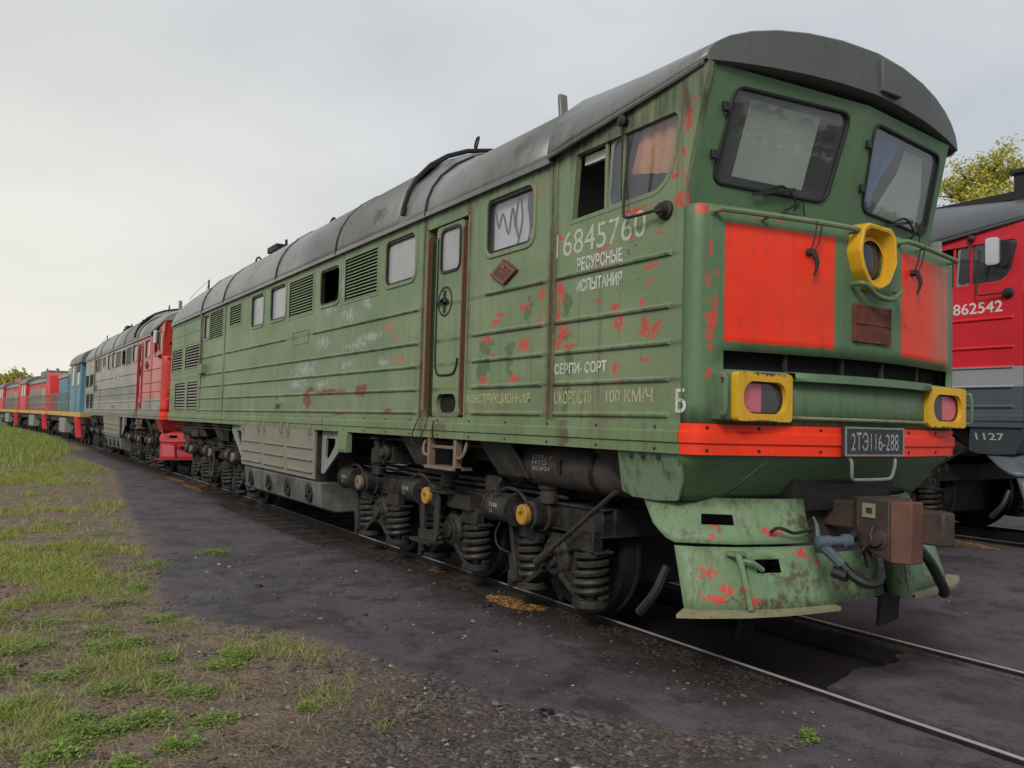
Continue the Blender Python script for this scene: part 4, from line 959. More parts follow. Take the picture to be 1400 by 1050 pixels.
    # cab-side mirror arm and lamp
    b = MB(); b.lathe((-.2, -W - .0, 3.035), (0, -1, 0), [(0, .065), (.02, .065), (.03, .05), (.06, .045), (.07, .01)], 14); b.box(-.24, -.16, -1.55, -1.5, 3.015, 3.055); b.tube([(-.22, -1.53, 3.035), (-.48, -1.56, 3.03), (-.535, -1.56, 3.05), (-.54, -1.56, 3.12), (-.50, -1.57, 3.45), (-.495, -1.57, 3.58)], .011, 6); ma = b.build('mirror_arm', 'frame_mid', root)
    if C.get('mirror'):
        b = MB(); b.plate(rrect(-.33, -.15, 3.34, 3.66, .05), [], SIDE(-1.585), .03); mb = b.build('mirror', 'black', root, .008)
        b = MB(); b.plate(rrect(-.385, -.245, 3.37, 3.70, .035), [], lambda a, q, t: (a, -1.63 + (a + .31) * .25 + t, q), .03); b.plate(rrect(-.375, -.255, 3.38, 3.69, .03), [], lambda a, q, t: (a, -1.634 + (a + .31) * .25 + t, q + .0), .003); b.build('mirror_face', 'mirror', mb)
    b = MB(); b.lathe((-.63, -W, 3.755), (0, -1, 0), [(0, .03), (.05, .045), (.06, .03), (.065, .005)], 12); b.build('side_lamp', 'black', root)
    b = MB(); b.tube([(-.63, -W - .03, 3.73), (-.66, -W - .01, 3.5), (-.66, -W - .01, 3.2)], .006, 5); b.build('lamp_cable', 'black', root)
    # ---------------- under the body: tanks, boxes, bogies
    b = MB(); b.lathe((-2.55, -1.10, 1.245), (1, 0, 0), [(-.06, .02), (-.04, .12), (0, .17), (.06, .185), (1.75, .185), (1.80, .17), (1.84, .02)], 28)
    at = b.build('air_tank', 'tank_brown', root)
    b = MB()
    for x in (-2.2, -1.22):
        b.lathe((x, -1.10, 1.245), (1, 0, 0), [(0, .19), (0, .196), (.05, .196), (.05, .19)], 28, False); b.box(x, x + .05, -1.14, -1.06, 1.38, 1.46)
    b.box(-1.62, -1.57, -1.30, -1.28, 1.20, 1.31)
    b.build('tank_strap', 'frame_dark', at)
    if fine:
        wrap = lambda a, q: (a, -1.10 - .1875 * math.cos((q - 1.245) / .1875), 1.245 + .1875 * math.sin((q - 1.245) / .1875))
        text('СЛ.67\nНТО\n20.02г', 'small_letter', at, 'tank_lettering', (-2.0, -1.72, 1.21, 1.34), wrap, 0)
    b = MB()
    for x0 in (-10.62, -9.37, -8.18):
        x1 = {-10.62: -9.39, -9.37: -8.2, -8.18: -6.93}[x0]
        b.add([(x0, -1.49, 1.455), (x1, -1.49, 1.455), (x1, -1.46, .765), (x0, -1.46, .765), (x0, -1.4, 1.455), (x1, -1.4, 1.455), (x1, -1.4, .765), (x0, -1.4, .765)], [(0, 1, 2, 3), (0, 4, 5, 1), (3, 2, 6, 7), (0, 3, 7, 4), (1, 5, 6, 2)])
    bb = MB(); bb.box(-10.65, -6.9, -1.44, -.9, .75, 1.46); bx = bb.build('battery_box', 'frame_mid', root)
    for x0, x1 in ((-10.62, -9.39), (-9.37, -8.2), (-8.18, -6.93)):
        b = MB(); b.add([(x0, -1.485, 1.455), (x1, -1.485, 1.455), (x1, -1.46, .77), (x0, -1.46, .77), (x0, -1.4, 1.455), (x1, -1.4, 1.455), (x1, -1.4, .77), (x0, -1.4, .77)], [(0, 1, 2, 3), (0, 4, 5, 1), (3, 2, 6, 7), (0, 3, 7, 4), (1, 5, 6, 2)])
        for z in (.86, 1.02, 1.18): b.box(x0 + .08, x1 - .06, -1.50, -1.455, z - .012, z + .012)
        for x in (x0 + .15, x1 - .15): b.box(x - .03, x + .03, -1.51, -1.47, 1.36, 1.50); b.tube([(x, -1.515, 1.46), (x, -1.53, 1.38), (x + .03, -1.52, 1.30)], .01, 5)
        b.build('hatch', C['hatch'], bx, .006)
    b = MB(); b.add([(x, y, z) for x in (-10.5, -6.78) for y, z in ((-1.40, .40), (-1.44, .74), (-.2, .74), (-.2, .34), (-1.2, .33))], [(0, 1, 2, 3, 4), (9, 8, 7, 6, 5)] + [(i, (i + 1) % 5, (i + 1) % 5 + 5, i + 5) for i in range(5)])
    ft = b.build('fuel_tank', 'tank_grey', root, .02)
    b = MB()
    for x in (-10.1, -9.1, -8.15, -7.2):
        b.lathe((x, -1.41, .57), (0, -1, .0), [(0, .13), (.03, .13), (.035, .10), (.02, .095), (.02, .001)], 20)
        for q in range(4): b.bar((x, -1.44, .57), (x + .11 * math.cos(q * 1.57 + .6), -1.44, .57 + .11 * math.sin(q * 1.57 + .6)), .02, .03, (0, 1, 0))
    b.build('tank_cover', 'frame_mid', ft)
    for sg in (0, 1):
        f = (lambda a: a) if sg == 0 else (lambda a: -17.57 - a)
        b = MB(); b.plate([(f(-6.83), 1.425), (f(-6.0), 1.425), (f(-6.02), 1.29), (f(-6.72), .86), (f(-6.83), .86)], [rpoly([(f(-6.68), 1.33), (f(-6.33), 1.33), (f(-6.35), 1.24), (f(-6.58), 1.06), (f(-6.70), 1.06)], .05)], SIDE(-1.40), .03); b.build('bracket', 'bracket_grey', root)
    b = MB(); b.box(-6.0, -5.72, -1.50, -1.42, 1.18, 1.43); b.box(-5.95, -5.77, -1.51, -1.49, 1.20, 1.25); b.build('socket_box', C['sill'], root, .006)
    b = MB(); b.tube([(-3.70, -1.43, 1.41), (-3.70, -1.46, 1.33), (-3.66, -1.47, 1.27), (-3.57, -1.46, 1.25)], .018, 6); b.tube([(-2.86, -1.43, 1.41), (-2.86, -1.46, 1.31), (-2.9, -1.47, 1.26), (-3.0, -1.46, 1.25)], .018, 6)
    b.box(-3.60, -3.55, -1.47, -1.40, 1.13, 1.43); b.box(-3.06, -3.01, -1.47, -1.40, 1.13, 1.43); b.box(-3.60, -3.01, -1.50, -1.28, 1.13, 1.16); b.box(-3.55, -3.06, -1.44, -1.3, 1.33, 1.36); b.build('door_step', C.get('step', 'frame_mid'), root, .004)
    b = MB(); b.cyl((-1.87, -1.28, .46), (-.86, -1.30, 1.12), .02, n=8); b.cyl((-1.90, -1.28, .44), (-1.72, -1.28, .56), .036, n=10); b.build('drive_rod', 'spring', root)
    b = MB()
    for (x0, x1, y0, y1, z0, z1) in ((-5.3, -5.05, -1.3, -1.1, 1.08, 1.42), (-4.95, -4.8, -1.3, -1.0, 1.1, 1.3), (-2.9, -2.65, -1.2, -.9, .95, 1.1), (-4.6, -3.9, -1.0, -.7, 1.0, 1.3), (-3.0, -2.0, -.9, -.6, .95, 1.3), (-15.5, -14.9, -1.3, -.9, 1.1, 1.42), (-12.3, -11.6, -1.2, -.8, 1.1, 1.4), (-16.9, -16.2, -1.2, -.7, 1.0, 1.4), (-13.8, -13.0, -1.1, -.7, 1.05, 1.4)):
        b.box(x0, x1, y0, y1, z0, z1)
    b.lathe((-5.15, -1.32, 1.2), (0, 0, 1), [(-.12, .06), (-.1, .08), (.05, .08), (.06, .05), (.15, .05), (.16, .09), (.2, .09), (.21, .02)], 14)
    b.lathe((-4.9, -1.30, 1.22), (0, -1, 0), [(0, .09), (.05, .09), (.06, .06), (.1, .05)], 14)
    for x in (-4.45, -2.75): b.add([(x, -1.38, 1.43), (x + .55, -1.38, 1.43), (x + .72, -1.30, 1.13), (x + .25, -1.30, 1.13), (x, -1.34, 1.43), (x + .55, -1.34, 1.43), (x + .72, -1.26, 1.13), (x + .25, -1.26, 1.13)], [(0, 1, 2, 3), (7, 6, 5, 4), (0, 4, 5, 1), (1, 5, 6, 2), (2, 6, 7, 3), (3, 7, 4, 0)])
    for x in (-14.8, -13.3): b.add([(x, -1.38, 1.43), (x + .55, -1.38, 1.43), (x + .72, -1.30, 1.13), (x + .25, -1.30, 1.13), (x, -1.34, 1.43), (x + .55, -1.34, 1.43), (x + .72, -1.26, 1.13), (x + .25, -1.26, 1.13)], [(0, 1, 2, 3), (7, 6, 5, 4), (0, 4, 5, 1), (1, 5, 6, 2), (2, 6, 7, 3), (3, 7, 4, 0)])
    b.lathe((-16.7, -1.15, 1.24), (1, 0, 0), [(0, .05), (.05, .15), (1.2, .15), (1.25, .05)], 16)
    for zz in (1.36, 1.30): b.tube([(-17, -1.36, zz), (-12, -1.36, zz + .02), (-11, -1.3, zz)], .016, 5)
    b.tube([(-6, -1.25, 1.36), (-4, -1.28, 1.38), (-2.6, -1.25, 1.36)], .018, 5)
    b.tube([(-2.45, -1.3, 1.1), (-2.5, -1.33, 1.0), (-2.4, -1.33, .96), (-2.2, -1.3, .98)], .012, 5)
    b.build_each('underfloor_fitting', 'frame_mid', root, bevel=.008)
    global BOGIE
    if C.get('proto'):
        fr = bogie(root); BOGIE = fr; dull(copy_tree(fr, root, -9.6))
    else:
        dull(copy_tree(BOGIE, root)); dull(copy_tree(BOGIE, root, -9.6))
    # lettering
    for (s, mat, rect_, bold) in C.get('letters', ()):
        text(s, mat, root, 'lettering', rect_, lambda a, q: (a, (-W - .0025) if a < -.045 else float(np.interp(a, [-.03, .03, .07], [-1.4905, -1.481, -1.452])), q), bold)
    for fn_ in C.get('extra', ()): fn_(root)
    del root['side_mat']
    return root

# ------------------------------------------------------------------ liveries
def red_bands(g, x, y, z, col):            # the one behind: red cab, grey body with a dark waist
    col = g.mix(0., (.20, .185, .155), (.20, .185, .155))
    col = g.mix(g.step(z, 2.9, 3.1), col, (.24, .215, .17))
    col = g.mix(g.box(z, 1.98, 2.41, x, -30, -3.8, .004), col, (.085, .088, .085))
    n_ = g.noise(g.obj(), 3, 4)
    edge = g.math('ADD', x, g.math('MULTIPLY', n_, .6))
    cab = g.math('MULTIPLY', g.step(edge, -4.2, -3.2), g.step(g.math('ADD', z, g.math('MULTIPLY', n_, .2)), 2.0, 2.12))
    col = g.mix(cab, col, (.46, .05, .04))
    return g.mix(g.step(x, -.16, -.12), col, (.60, .045, .03))
def right_bands(g, x, y, z, col):
    col = g.mix(g.step(z, 2.155, 2.16), (.30, .30, .32), (.60, .022, .035))
    return g.mix(g.step(z, 1.915, 1.92, 1, 0), col, (.085, .10, .125))
M['b_side'] = coach_paint('red_and_grey_side_paint', (.2, .2, .2), .33, red_bands, (), .55)
M['b_front'] = coach_paint('red_nose_paint', (.58, .05, .035), .45, None, (), .2)
M['b_sill'] = coach_paint('grey_sill_paint', (.19, .19, .17), .5, None, (), .4)
M['b_roof'] = coach_paint('pale_roof_paint', (.21, .21, .205), .4, None, (), .3)
M['b_pilot'] = coach_paint('crimson_pilot_paint', (.42, .028, .035), .55, None, (), .3)
M['r_side'] = coach_paint('fresh_red_side_paint', (.6, .03, .04), .4, right_bands, (), .08)
M['r_front'] = coach_paint('fresh_red_nose_paint', (.52, .02, .03), .45, None, (), .1)
M['r_dark'] = coach_paint('slate_blue_paint', (.085, .10, .125), .45, None, (), .15)
M['r_roof'] = coach_paint('dark_roof_paint', (.10, .104, .115), .4, None, (), .3)

def right_extra(root):
    b = MB(); b.box(-4.6, .05, -.80, -.70, 4.34, 4.44); b.build('roof_ledge', 'black', root)
    b = MB(); b.box(-.45, -.14, -.85, -.55, 4.2, 4.64); b.box(-.49, -.10, -.89, -.5, 4.64, 4.69); b.build('exhaust_stack', 'black', root)

te_green = dict(side='green_side', front='green_front', sill='strip_green', nose_strip='strip_red', roof='roof_grey', visor='visor_grey', lamp='yellow',
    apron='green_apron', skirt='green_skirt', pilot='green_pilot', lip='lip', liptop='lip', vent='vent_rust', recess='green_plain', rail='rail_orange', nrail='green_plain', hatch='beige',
    shutter='beige', panes=['cab_glass', 'pane_grey', 'pane_grey', 'pane_grey', 'pane_grey'], proto=True, plate_text='2ТЭ116-288', step='cap_dull',
    letters=[('16845760', 'cream_letter', (-1.45, -.40, 2.90, 3.09), .0), ('РЕСУРСНЫЕ', 'white_letter', (-1.17, -.64, 2.765, 2.865), .022), ('ИСПЫТАНИЯ', 'white_letter', (-1.17, -.64, 2.60, 2.695), .022),
             ('СЕРПИ- СОРТ', 'white_letter', (-1.43, -.79, 1.985, 2.07), .022), ('КОНСТРУКЦИОННАЯ', 'ghost_letter', (-2.81, -1.77, 1.75, 1.85), .01), ('СКОРОСТЬ', 'ghost_letter', (-1.43, -.95, 1.755, 1.855), .01),
             ('100 КМ/Ч', 'ghost_letter', (-.79, -.30, 1.765, 1.86), .01), ('Б', 'white_letter', (-.082, .018, 1.695, 1.85), .012)])
te_red = dict(te_green, side='b_side', front='b_front', sill='b_sill', nose_strip='strip_red', roof='b_roof', visor='b_roof', lamp='b_front', apron='b_pilot', skirt='b_pilot',
    pilot='b_pilot', lip='b_front', liptop='b_pilot', rail='b_pilot', nrail='b_front', shutter='frame_mid', recess='b_pilot', panes=['pane_grey', 'pane_grey', 'pane_grey', 'pane_grey', 'pane_grey'], proto=False, fine=False, plate_text=None, letters=[], mirror=True)
te_right = dict(te_green, side='r_side', front='r_front', sill='r_dark', nose_strip='r_dark', roof='r_roof', visor='r_roof', lamp='r_dark', apron='r_dark', skirt='r_dark', pilot='r_dark',
    lip='r_dark', liptop='bracket_grey', rail='bracket_grey', nrail='r_front', shutter='frame_mid', recess='r_front', proto=False, fine=False, plate_text=None, mirror=True, panes=['pane_dark', 'pane_dark', 'pane_dark', 'pane_dark', 'pane_dark'],
    letters=[('16862542', 'bright_letter', (-1.04, -.27, 2.82, 2.96), .012), ('1127', 'bright_letter', (-.60, -.28, 1.285, 1.365), .01)], extra=[right_extra])

def skirt_number(root):
    text('1127', 'bright_letter', root, 'lettering', (-.62, -.28, 1.275, 1.36), lambda a, q: (a, -(1.465 - .13 * (1.43 - q) / .31) - .005, q), .01)
te_right['letters'] = te_right['letters'][:1]
te_right['extra'] = [right_extra, skirt_number]

# ------------------------------------------------------------------ shunting locomotives far down the line
M['s_blue'] = coach_paint('shunter_blue_paint', (.09, .22, .30), .5, None, (), .3)
M['s_red'] = coach_paint('shunter_red_paint', (.60, .03, .035), .5, None, (), .25)
M['s_door'] = coach_paint('shunter_door_paint', (.30, .20, .17), .5, None, (), .3)
M['s_grey'] = coach_paint('shunter_roof_paint', (.16, .16, .155), .5, None, (), .2)
M['s_cream'] = coach_paint('shunter_cream_paint', (.36, .32, .22), .5, None, (), .2)
M['s_yellow'] = coach_paint('shunter_frame_paint', (.55, .33, .07), .5, None, (), .2)
M['s_fueltank'] = grimy('shunter_tank', (.22, .22, .21), (.3, .29, .27), .6, .6)

def arch(b, x0, x1, y, z0, z1, zt):
    th = [R(a) for a in range(0, 181, 18)]
    poly = [(-y, z0), (y, z0), (y, z1)] + [(y * math.cos(t), z1 + (zt - z1) * math.sin(t)) for t in th[1:-1]] + [(-y, z1)]
    b.plate(poly, [], lambda a, q, t: (x0 + t, a, q), x1 - x0)
def shunter(loc, rz, kind):
    root = empty('shunting_locomotive', loc, rz); L = 16.4
    P = 's_blue' if kind == 'blue' else 's_red'
    b = MB(); b.box(-L, 0, -1.5, 1.5, 1.30, 1.52); b.build('frame', 's_yellow', root, .02)
    b = MB(); b.box(-L, 0, -1.3, 1.3, 1.0, 1.3); b.build('underframe', 'frame_dark', root)
    def railing(x0, x1):
        q = MB()
        for x in np.arange(x0, x1 + .01, 1.0): q.cyl((x, -1.44, 1.52), (x, -1.44, 2.5), .025, n=6)
        for z in (2.0, 2.5): q.cyl((x0, -1.44, z), (x1, -1.44, z), .022, n=6)
        q.build('railing', 'bracket_grey', root)
    if kind == 'blue':
        b = MB(); arch(b, -5.0, -.9, 1.45, 1.52, 3.75, 4.55); cb = b.build('cab', P, root, .02)
        b = MB(); arch(b, -5.15, -.7, 1.52, 3.74, 3.78, 4.62); b.build('roof', 's_grey', cb, .02)
        for x0, x1 in ((-2.3, -1.2), (-4.4, -3.4)):
            w = MB(); w.plate(rrect(x0, x1, 2.7, 3.75, .1), [rrect(x0 + .08, x1 - .08, 2.78, 3.67, .08)], SIDE(-1.47), .04); f = w.build('window', 's_cream', cb)
            w = MB(); w.plate(rrect(x0 + .06, x1 - .06, 2.76, 3.69, .08), [], SIDE(-1.455), .004); w.build('pane', 'pane_dark', f)
        w = MB(); w.box(-2.3, -1.2, -1.49, -1.45, 3.35, 3.8); w.build('window_blind', 'rust_red', cb)
        b = MB(); b.plate(rrect(-3.2, -2.45, 1.6, 3.6, .08), [], SIDE(-1.475), .03); b.build('door', P, cb, .01)
        b = MB(); b.box(-15.2, -5.0, -1.05, 1.05, 1.52, 3.4); hd = b.build('hood', P, root, .06)
        b = MB(); b.box(-15.3, -5.0, -1.1, 1.1, 3.4, 3.62); b.box(-13, -10, -.8, .8, 3.62, 4.0); b.box(-7.5, -5.6, -.9, .9, 3.62, 4.25); b.build('hood_roof', 's_cream', hd, .04)
        b = MB()
        for x in np.arange(-14.8, -5.4, .95): b.plate(rrect(x, x + .8, 1.65, 3.2, .04), [], SIDE(-1.08), .03)
        b.build('hood_doors', P, hd)
        b = MB()
        for z in np.arange(1.7, 3.4, .28): b.box(-9.3, -8.6, -1.16, -1.12, z, z + .04)
        b.box(-9.34, -9.29, -1.17, -1.11, 1.55, 3.5); b.box(-8.61, -8.56, -1.17, -1.11, 1.55, 3.5); b.build('ladder', 'bracket_grey', hd)
        railing(-15.9, -5.2)
    else:
        b = MB(); arch(b, -L + .6, -L + 4.2, 1.46, 1.52, 3.45, 4.05); cb = b.build('cab', P, root, .02)
        b = MB(); arch(b, -L + .45, -L + 4.3, 1.53, 3.44, 3.48, 4.12); b.build('roof', 's_grey', cb, .02)
        for x0 in (-L + 1.1, -L + 2.7):
            w = MB(); w.plate(rrect(x0, x0 + 1.2, 2.5, 3.4, .1), [rrect(x0 + .09, x0 + 1.11, 2.59, 3.31, .08)], SIDE(-1.48), .04); f = w.build('window', 's_cream', cb)
            w = MB(); w.plate(rrect(x0 + .07, x0 + 1.13, 2.57, 3.33, .08), [], SIDE(-1.465), .004); w.build('pane', 'pane_dark', f)
        b = MB(); b.box(-L + 4.2, -2.2, -1.25, 1.25, 1.52, 3.35); hd = b.build('hood', P, root, .05)
        b = MB(); arch(b, -L + 4.2, -2.0, 1.3, 3.33, 3.38, 3.85); b.box(-10, -5.8, -.8, .8, 3.8, 4.25); b.box(-5.2, -3.2, -.6, .6, 3.7, 4.05); b.cyl((-4.8, -.4, 3.8), (-4.8, -.4, 4.35), .09, n=8); b.cyl((-9.2, -.5, 4.2), (-9.2, -.5, 4.5), .06, n=8); b.build('hood_roof', 's_grey', hd, .04)
        b = MB()
        for x in np.arange(-11.6, -5.2, 1.08): b.plate(rrect(x, x + .95, 1.65, 3.1, .04), [], SIDE(-1.28), .03)
        b.build('hood_doors', 's_door', hd)
        b = MB()
        for x in np.arange(-5.0, -2.6, .8): b.plate(rrect(x, x + .65, 1.7, 3.0, .04), [], SIDE(-1.275), .03)
        b.build('louvre_doors', 's_cream', hd)
        b = MB(); b.add([(x, y, z) for y in (-1.3, 1.3) for x, z in ((-2.2, 1.52), (-.7, 1.52), (-.7, 2.7), (-1.1, 3.75), (-2.2, 3.95))], [(0, 1, 2, 3, 4), (9, 8, 7, 6, 5)] + [(i, (i + 1) % 5, (i + 1) % 5 + 5, i + 5) for i in range(5)]); b.build('hood_nose', P, hd, .05)
        railing(-L + 4.5, -.3)
    b = MB(); b.bar((-1.0, -1.5, 1.3), (-.1, -1.5, .4), .08, .22, (0, 1, 0)); b.box(-.75, -.45, -1.5, -1.2, .85, .89); b.build('front_steps', 's_red', root, .01)
    b = MB(); b.box(-9.6, -7.0, -1.45, -.5, .45, 1.2); b.build('fuel_tank', 's_fueltank', root, .04)
    for xc in (-3.6, -12.6):
        b = MB(); b.box(xc - 2.1, xc + 2.1, -1.12, -.95, .55, .85); b.box(xc - 2.1, xc + 2.1, .95, 1.12, .55, .85); b.box(xc - 2, xc + 2, -.9, .9, .5, .9)
        bg = b.build('bogie', 'frame_mid', root, .02)
        for d in (-1.4, 0, 1.4):
            w = MB()
            for s in (-1, 1): w.lathe((xc + d, s * .72, .52), (0, s, 0), [(0, .55), (.03, .52), (.13, .52), (.13, .1)], 24)
            w.cyl((xc + d, -.75, .52), (xc + d, .75, .52), .08, n=8); w.build('wheelset', 'frame_dark', bg)
            w = MB(); w.box(xc + d - .2, xc + d + .2, -1.25, -1.0, .35, .75); w.lathe((xc + d, -1.25, .52), (0, -1, 0), [(0, .15), (.08, .12)], 12); w.cyl((xc + d + .45, -1.1, .3), (xc + d + .45, -1.1, .7), .1, n=10); w.build('axle_box', 'frame_mid', bg)
    return root

print('T', round(time.time() - T0, 1))
# ------------------------------------------------------------------ place the locomotives
loco = te(te_green, (0, 0, 0))
tag(loco, 'worn green diesel locomotive with red nose panels, yellow lamps and flaking paint', 'locomotive', 'diesel locomotives in the yard')
loco2 = te(te_red, (-18.5, 0, 0), R(.4))
tag(loco2, 'red-nosed grey diesel locomotive coupled behind the green one', 'locomotive', 'diesel locomotives in the yard')
RZ = .27
loco3 = te(te_right, (-1.05, 6.48, RZ))
tag(loco3, 'bright red and slate grey diesel locomotive on the neighbouring track', 'locomotive', 'diesel locomotives in the yard')
s1 = shunter((-36.8, -.15, 0), R(1.1), 'blue')
tag(s1, 'light blue shunting locomotive with yellow frame behind the red-nosed one', 'locomotive', 'shunting locomotives in the distance')
s2 = shunter((-54.0, -.5, 0), R(3.3), 'red')
tag(s2, 'red hooded shunting locomotive with grey roof next behind the blue one', 'locomotive', 'shunting locomotives in the distance')
s3 = shunter((-71.4, -1.5, 0), R(3.8), 'red')
tag(s3, 'farthest red shunting locomotive, at the tail of the line by the yellow tree', 'locomotive', 'shunting locomotives in the distance')

print('T', round(time.time() - T0, 1))
# ------------------------------------------------------------------ ground
def ss(a, b, x): t = np.clip((x - a) / (b - a), 0, 1); return t * t * (3 - 2 * t)
ASPH = [(-34, -2.3), (-30, -2.36), (-21, -2.07), (-15, -2.75), (-10, -3.2), (-6.4, -3.46), (-4.6, -3.75), (-3.4, -3.85), (-2.69, -3.48), (-2.35, -3.18), (-1.74, -2.96), (-1.09, -2.81), (-.54, -2.69), (-.05, -2.5), (.2, -2.22), (.46, -2.08), (.72, -1.8), (.95, -1.5), (1.0, -1.42), (1.05, -1.7), (.95, -2.2), (1.3, -3.2), (2.2, -4.6), (3.5, -7), (60, -9)]
def edge_y(x, y):
    """signed distance to the tarmac edge, >0 on the tarmac side"""
    P = np.array(ASPH); best = np.full(x.shape, 1e9)
    for (ax, ay), (bx, by) in zip(P[:-1], P[1:]):
        dx, dy = bx - ax, by - ay; t = np.clip(((x - ax) * dx + (y - ay) * dy) / (dx * dx + dy * dy), 0, 1)
        best = np.minimum(best, np.hypot(x - ax - t * dx, y - ay - t * dy))
    poly = np.vstack([P, [(60, 300), (-34, 300)]]); ins = np.zeros(x.shape, bool)
    for (ax, ay), (bx, by) in zip(poly, np.roll(poly, -1, 0)):
        c = ((ay > y) != (by > y)) & (x < (bx - ax) * (y - ay) / (by - ay + 1e-12) + ax); ins ^= c
    return np.where(ins, best, -best)
SLAB_X = .33
def gz(x, y):
    z = np.full(np.shape(x), -.018)
    z = z + .25 * ss(2.2, 5.0, y)
    sl = SLAB_X - .12 * (y / .7)
    bed = (np.abs(y) < .70)
    z = np.where(bed, -.17, z)
    dip = ss(-5.6, -7.5, x) * ss(-12.5, -11, x) * ss(-1.65, -1.35, y) * (y < -.74)
    z = z - .112 * dip
    z = z - .03 * ss(-1.5, -.9, y) * (y < -.78) * ss(-.4, -2.5, x)
    e = edge_y(x, y)
    z = z - .02 * ss(.05, -.15, e) + .05 * ss(-1.2, -3.5, e)
    z = np.where(np.abs(y - 6.48) < .70, RZ - .20, z)
    return z
lin = lambda a, b, s: np.arange(a, b, s)
gx = np.concatenate([[-900, -500, -300, -200, -150], lin(-120, -40, 4), lin(-40, -16, .5), lin(-16, -7, .12), lin(-7, 3.2, .05), lin(3.2, 8, .4), [9, 12, 16, 24, 40, 80, 200]])
gy = np.concatenate([[-600, -300, -150, -80, -50, -30, -20, -14], lin(-11, -6, .4), lin(-6, -.8, .06), [-.78, -.745, -.735, -.705, -.695, -.665, -.65, -.5, -.3, -.1, .1, .3, .5, .62, .64, .695, .705, .735, .745, .78], lin(.85, 5.6, .15), [5.77, 5.785, 6, 6.48, 7, 7.17, 7.185, 7.5, 8, 9, 11, 14, 20, 30, 50, 90, 150, 300, 700]])
GX, GY = np.meshgrid(gx, gy, indexing='ij'); GZ = gz(GX, GY)
ED = edge_y(GX, GY)
def fnoise(x, y, s, seed=0.): return mnoise.noise(Vector((x * s + seed, y * s - seed, seed * .7)))
for i in range(len(gx)):
    if gx[i] < -40 or gx[i] > 5: continue
    for j in range(len(gy)):
        if -12 < gy[j] < 6:
            rough = .010 if ED[i, j] < 0 else .003
            if -1.75 < gy[j] < -.78 and gx[i] < .2: rough = .003 + .016 * float(ss(-1.75, -1.2, np.array(gy[j]))) * float(ss(.2, -1.2, np.array(gx[i])))
            if abs(gy[j]) < .7: rough = .012 if gx[i] < SLAB_X else .001
            GZ[i, j] += rough * (fnoise(gx[i], gy[j], 2.1) + .8 * fnoise(gx[i], gy[j], 6.3, 3.3) + (.5 * fnoise(gx[i], gy[j], 14, 5.1) if rough > .004 else 0))
vs = np.stack([GX.ravel(), GY.ravel(), GZ.ravel()], 1)
nx, ny = len(gx), len(gy)
idx = np.arange(nx * ny).reshape(nx, ny)
fs = np.stack([idx[:-1, :-1].ravel(), idx[1:, :-1].ravel(), idx[1:, 1:].ravel(), idx[:-1, 1:].ravel()], 1)
gme = bpy.data.meshes.new('ground'); gme.from_pydata(vs.tolist(), [], fs.tolist()); gme.shade_smooth(); gme.set_sharp_from_angle(angle=R(40))
at = gme.attributes.new('tarmac', 'FLOAT', 'POINT'); at.data.foreach_set('value', np.clip(ED, -3, 3).ravel().astype(np.float32))
ground = bpy.data.objects.new('ground', gme); COL.objects.link(ground); ground['kind'] = 'structure'
g = G('yard_ground'); o = g.obj(); x, y, z = g.sep(o)[:3]
atn = g.n('ShaderNodeAttribute'); atn.attribute_name = 'tarmac'; ed = atn.outputs['Fac']
n1 = g.noise(o, 1.1, 6, .6); n2 = g.noise(o, 7, 6, .65); n3 = g.noise(o, 45, 4, .7)
tar = g.mix(g.step(n1, .3, .7), (.062, .054, .063), (.098, .085, .098))
tar = g.mix(g.step(n2, .5, .75, 0, .6), tar, (.026, .022, .024))
tar = g.mix(g.step(n3, .52, .72, 0, .7), tar, (.135, .12, .12)); tar = g.mix(g.step(n3, .30, .46, .55, 0), tar, (.022, .019, .02))
crv = g.n('ShaderNodeTexVoronoi', feature='DISTANCE_TO_EDGE'); crv.inputs['Scale'].default_value = .55; g.put(crv.inputs['Vector'], g.vmath('ADD', o, g.vmath('MULTIPLY', g.n('ShaderNodeTexNoise').outputs['Color'], (.0, .0, .0))))
mott = g.noise(g.scaled(o, (1, 1, 1), (2, 9, 4)), 2.6, 6, .7)
tar = g.mix(g.step(mott, .5, .62, 0, .7), tar, (.030, .024, .023)); tar = g.mix(g.step(mott, .34, .45, .5, 0), tar, (.115, .102, .11))
brown = g.noise(g.scaled(o, (1, 1, 1), (9, 4, 0)), .8, 5, .65)
tar = g.mix(g.step(brown, .5, .66, 0, .6), tar, (.050, .034, .028))
vor = g.n('ShaderNodeTexVoronoi'); vor.inputs['Scale'].default_value = 38; g.put(vor.inputs['Vector'], o)
stone = g.mix(g.step(g.sep(vor.outputs['Color'])[0], .1, .9), (.03, .027, .026), (.12, .102, .094))
stone = g.mix(g.step(n1, .4, .62, 0, .6), stone, (.085, .058, .046))
stone = g.mix(g.step(n2, .45, .7, 0, .55), stone, (.045, .035, .03))
dirt = g.mix(g.step(n2, .3, .7), (.115, .088, .072), (.24, .18, .135))
dirt = g.mix(g.step(n3, .5, .7, 0, .5), dirt, (.05, .038, .032))
edn = g.math('ADD', ed, g.math('ADD', g.math('MULTIPLY', g.math('SUBTRACT', n2, .5), .9), g.math('MULTIPLY', g.math('SUBTRACT', n3, .5), .35)))
m_t = g.step(edn, -.07, .07)
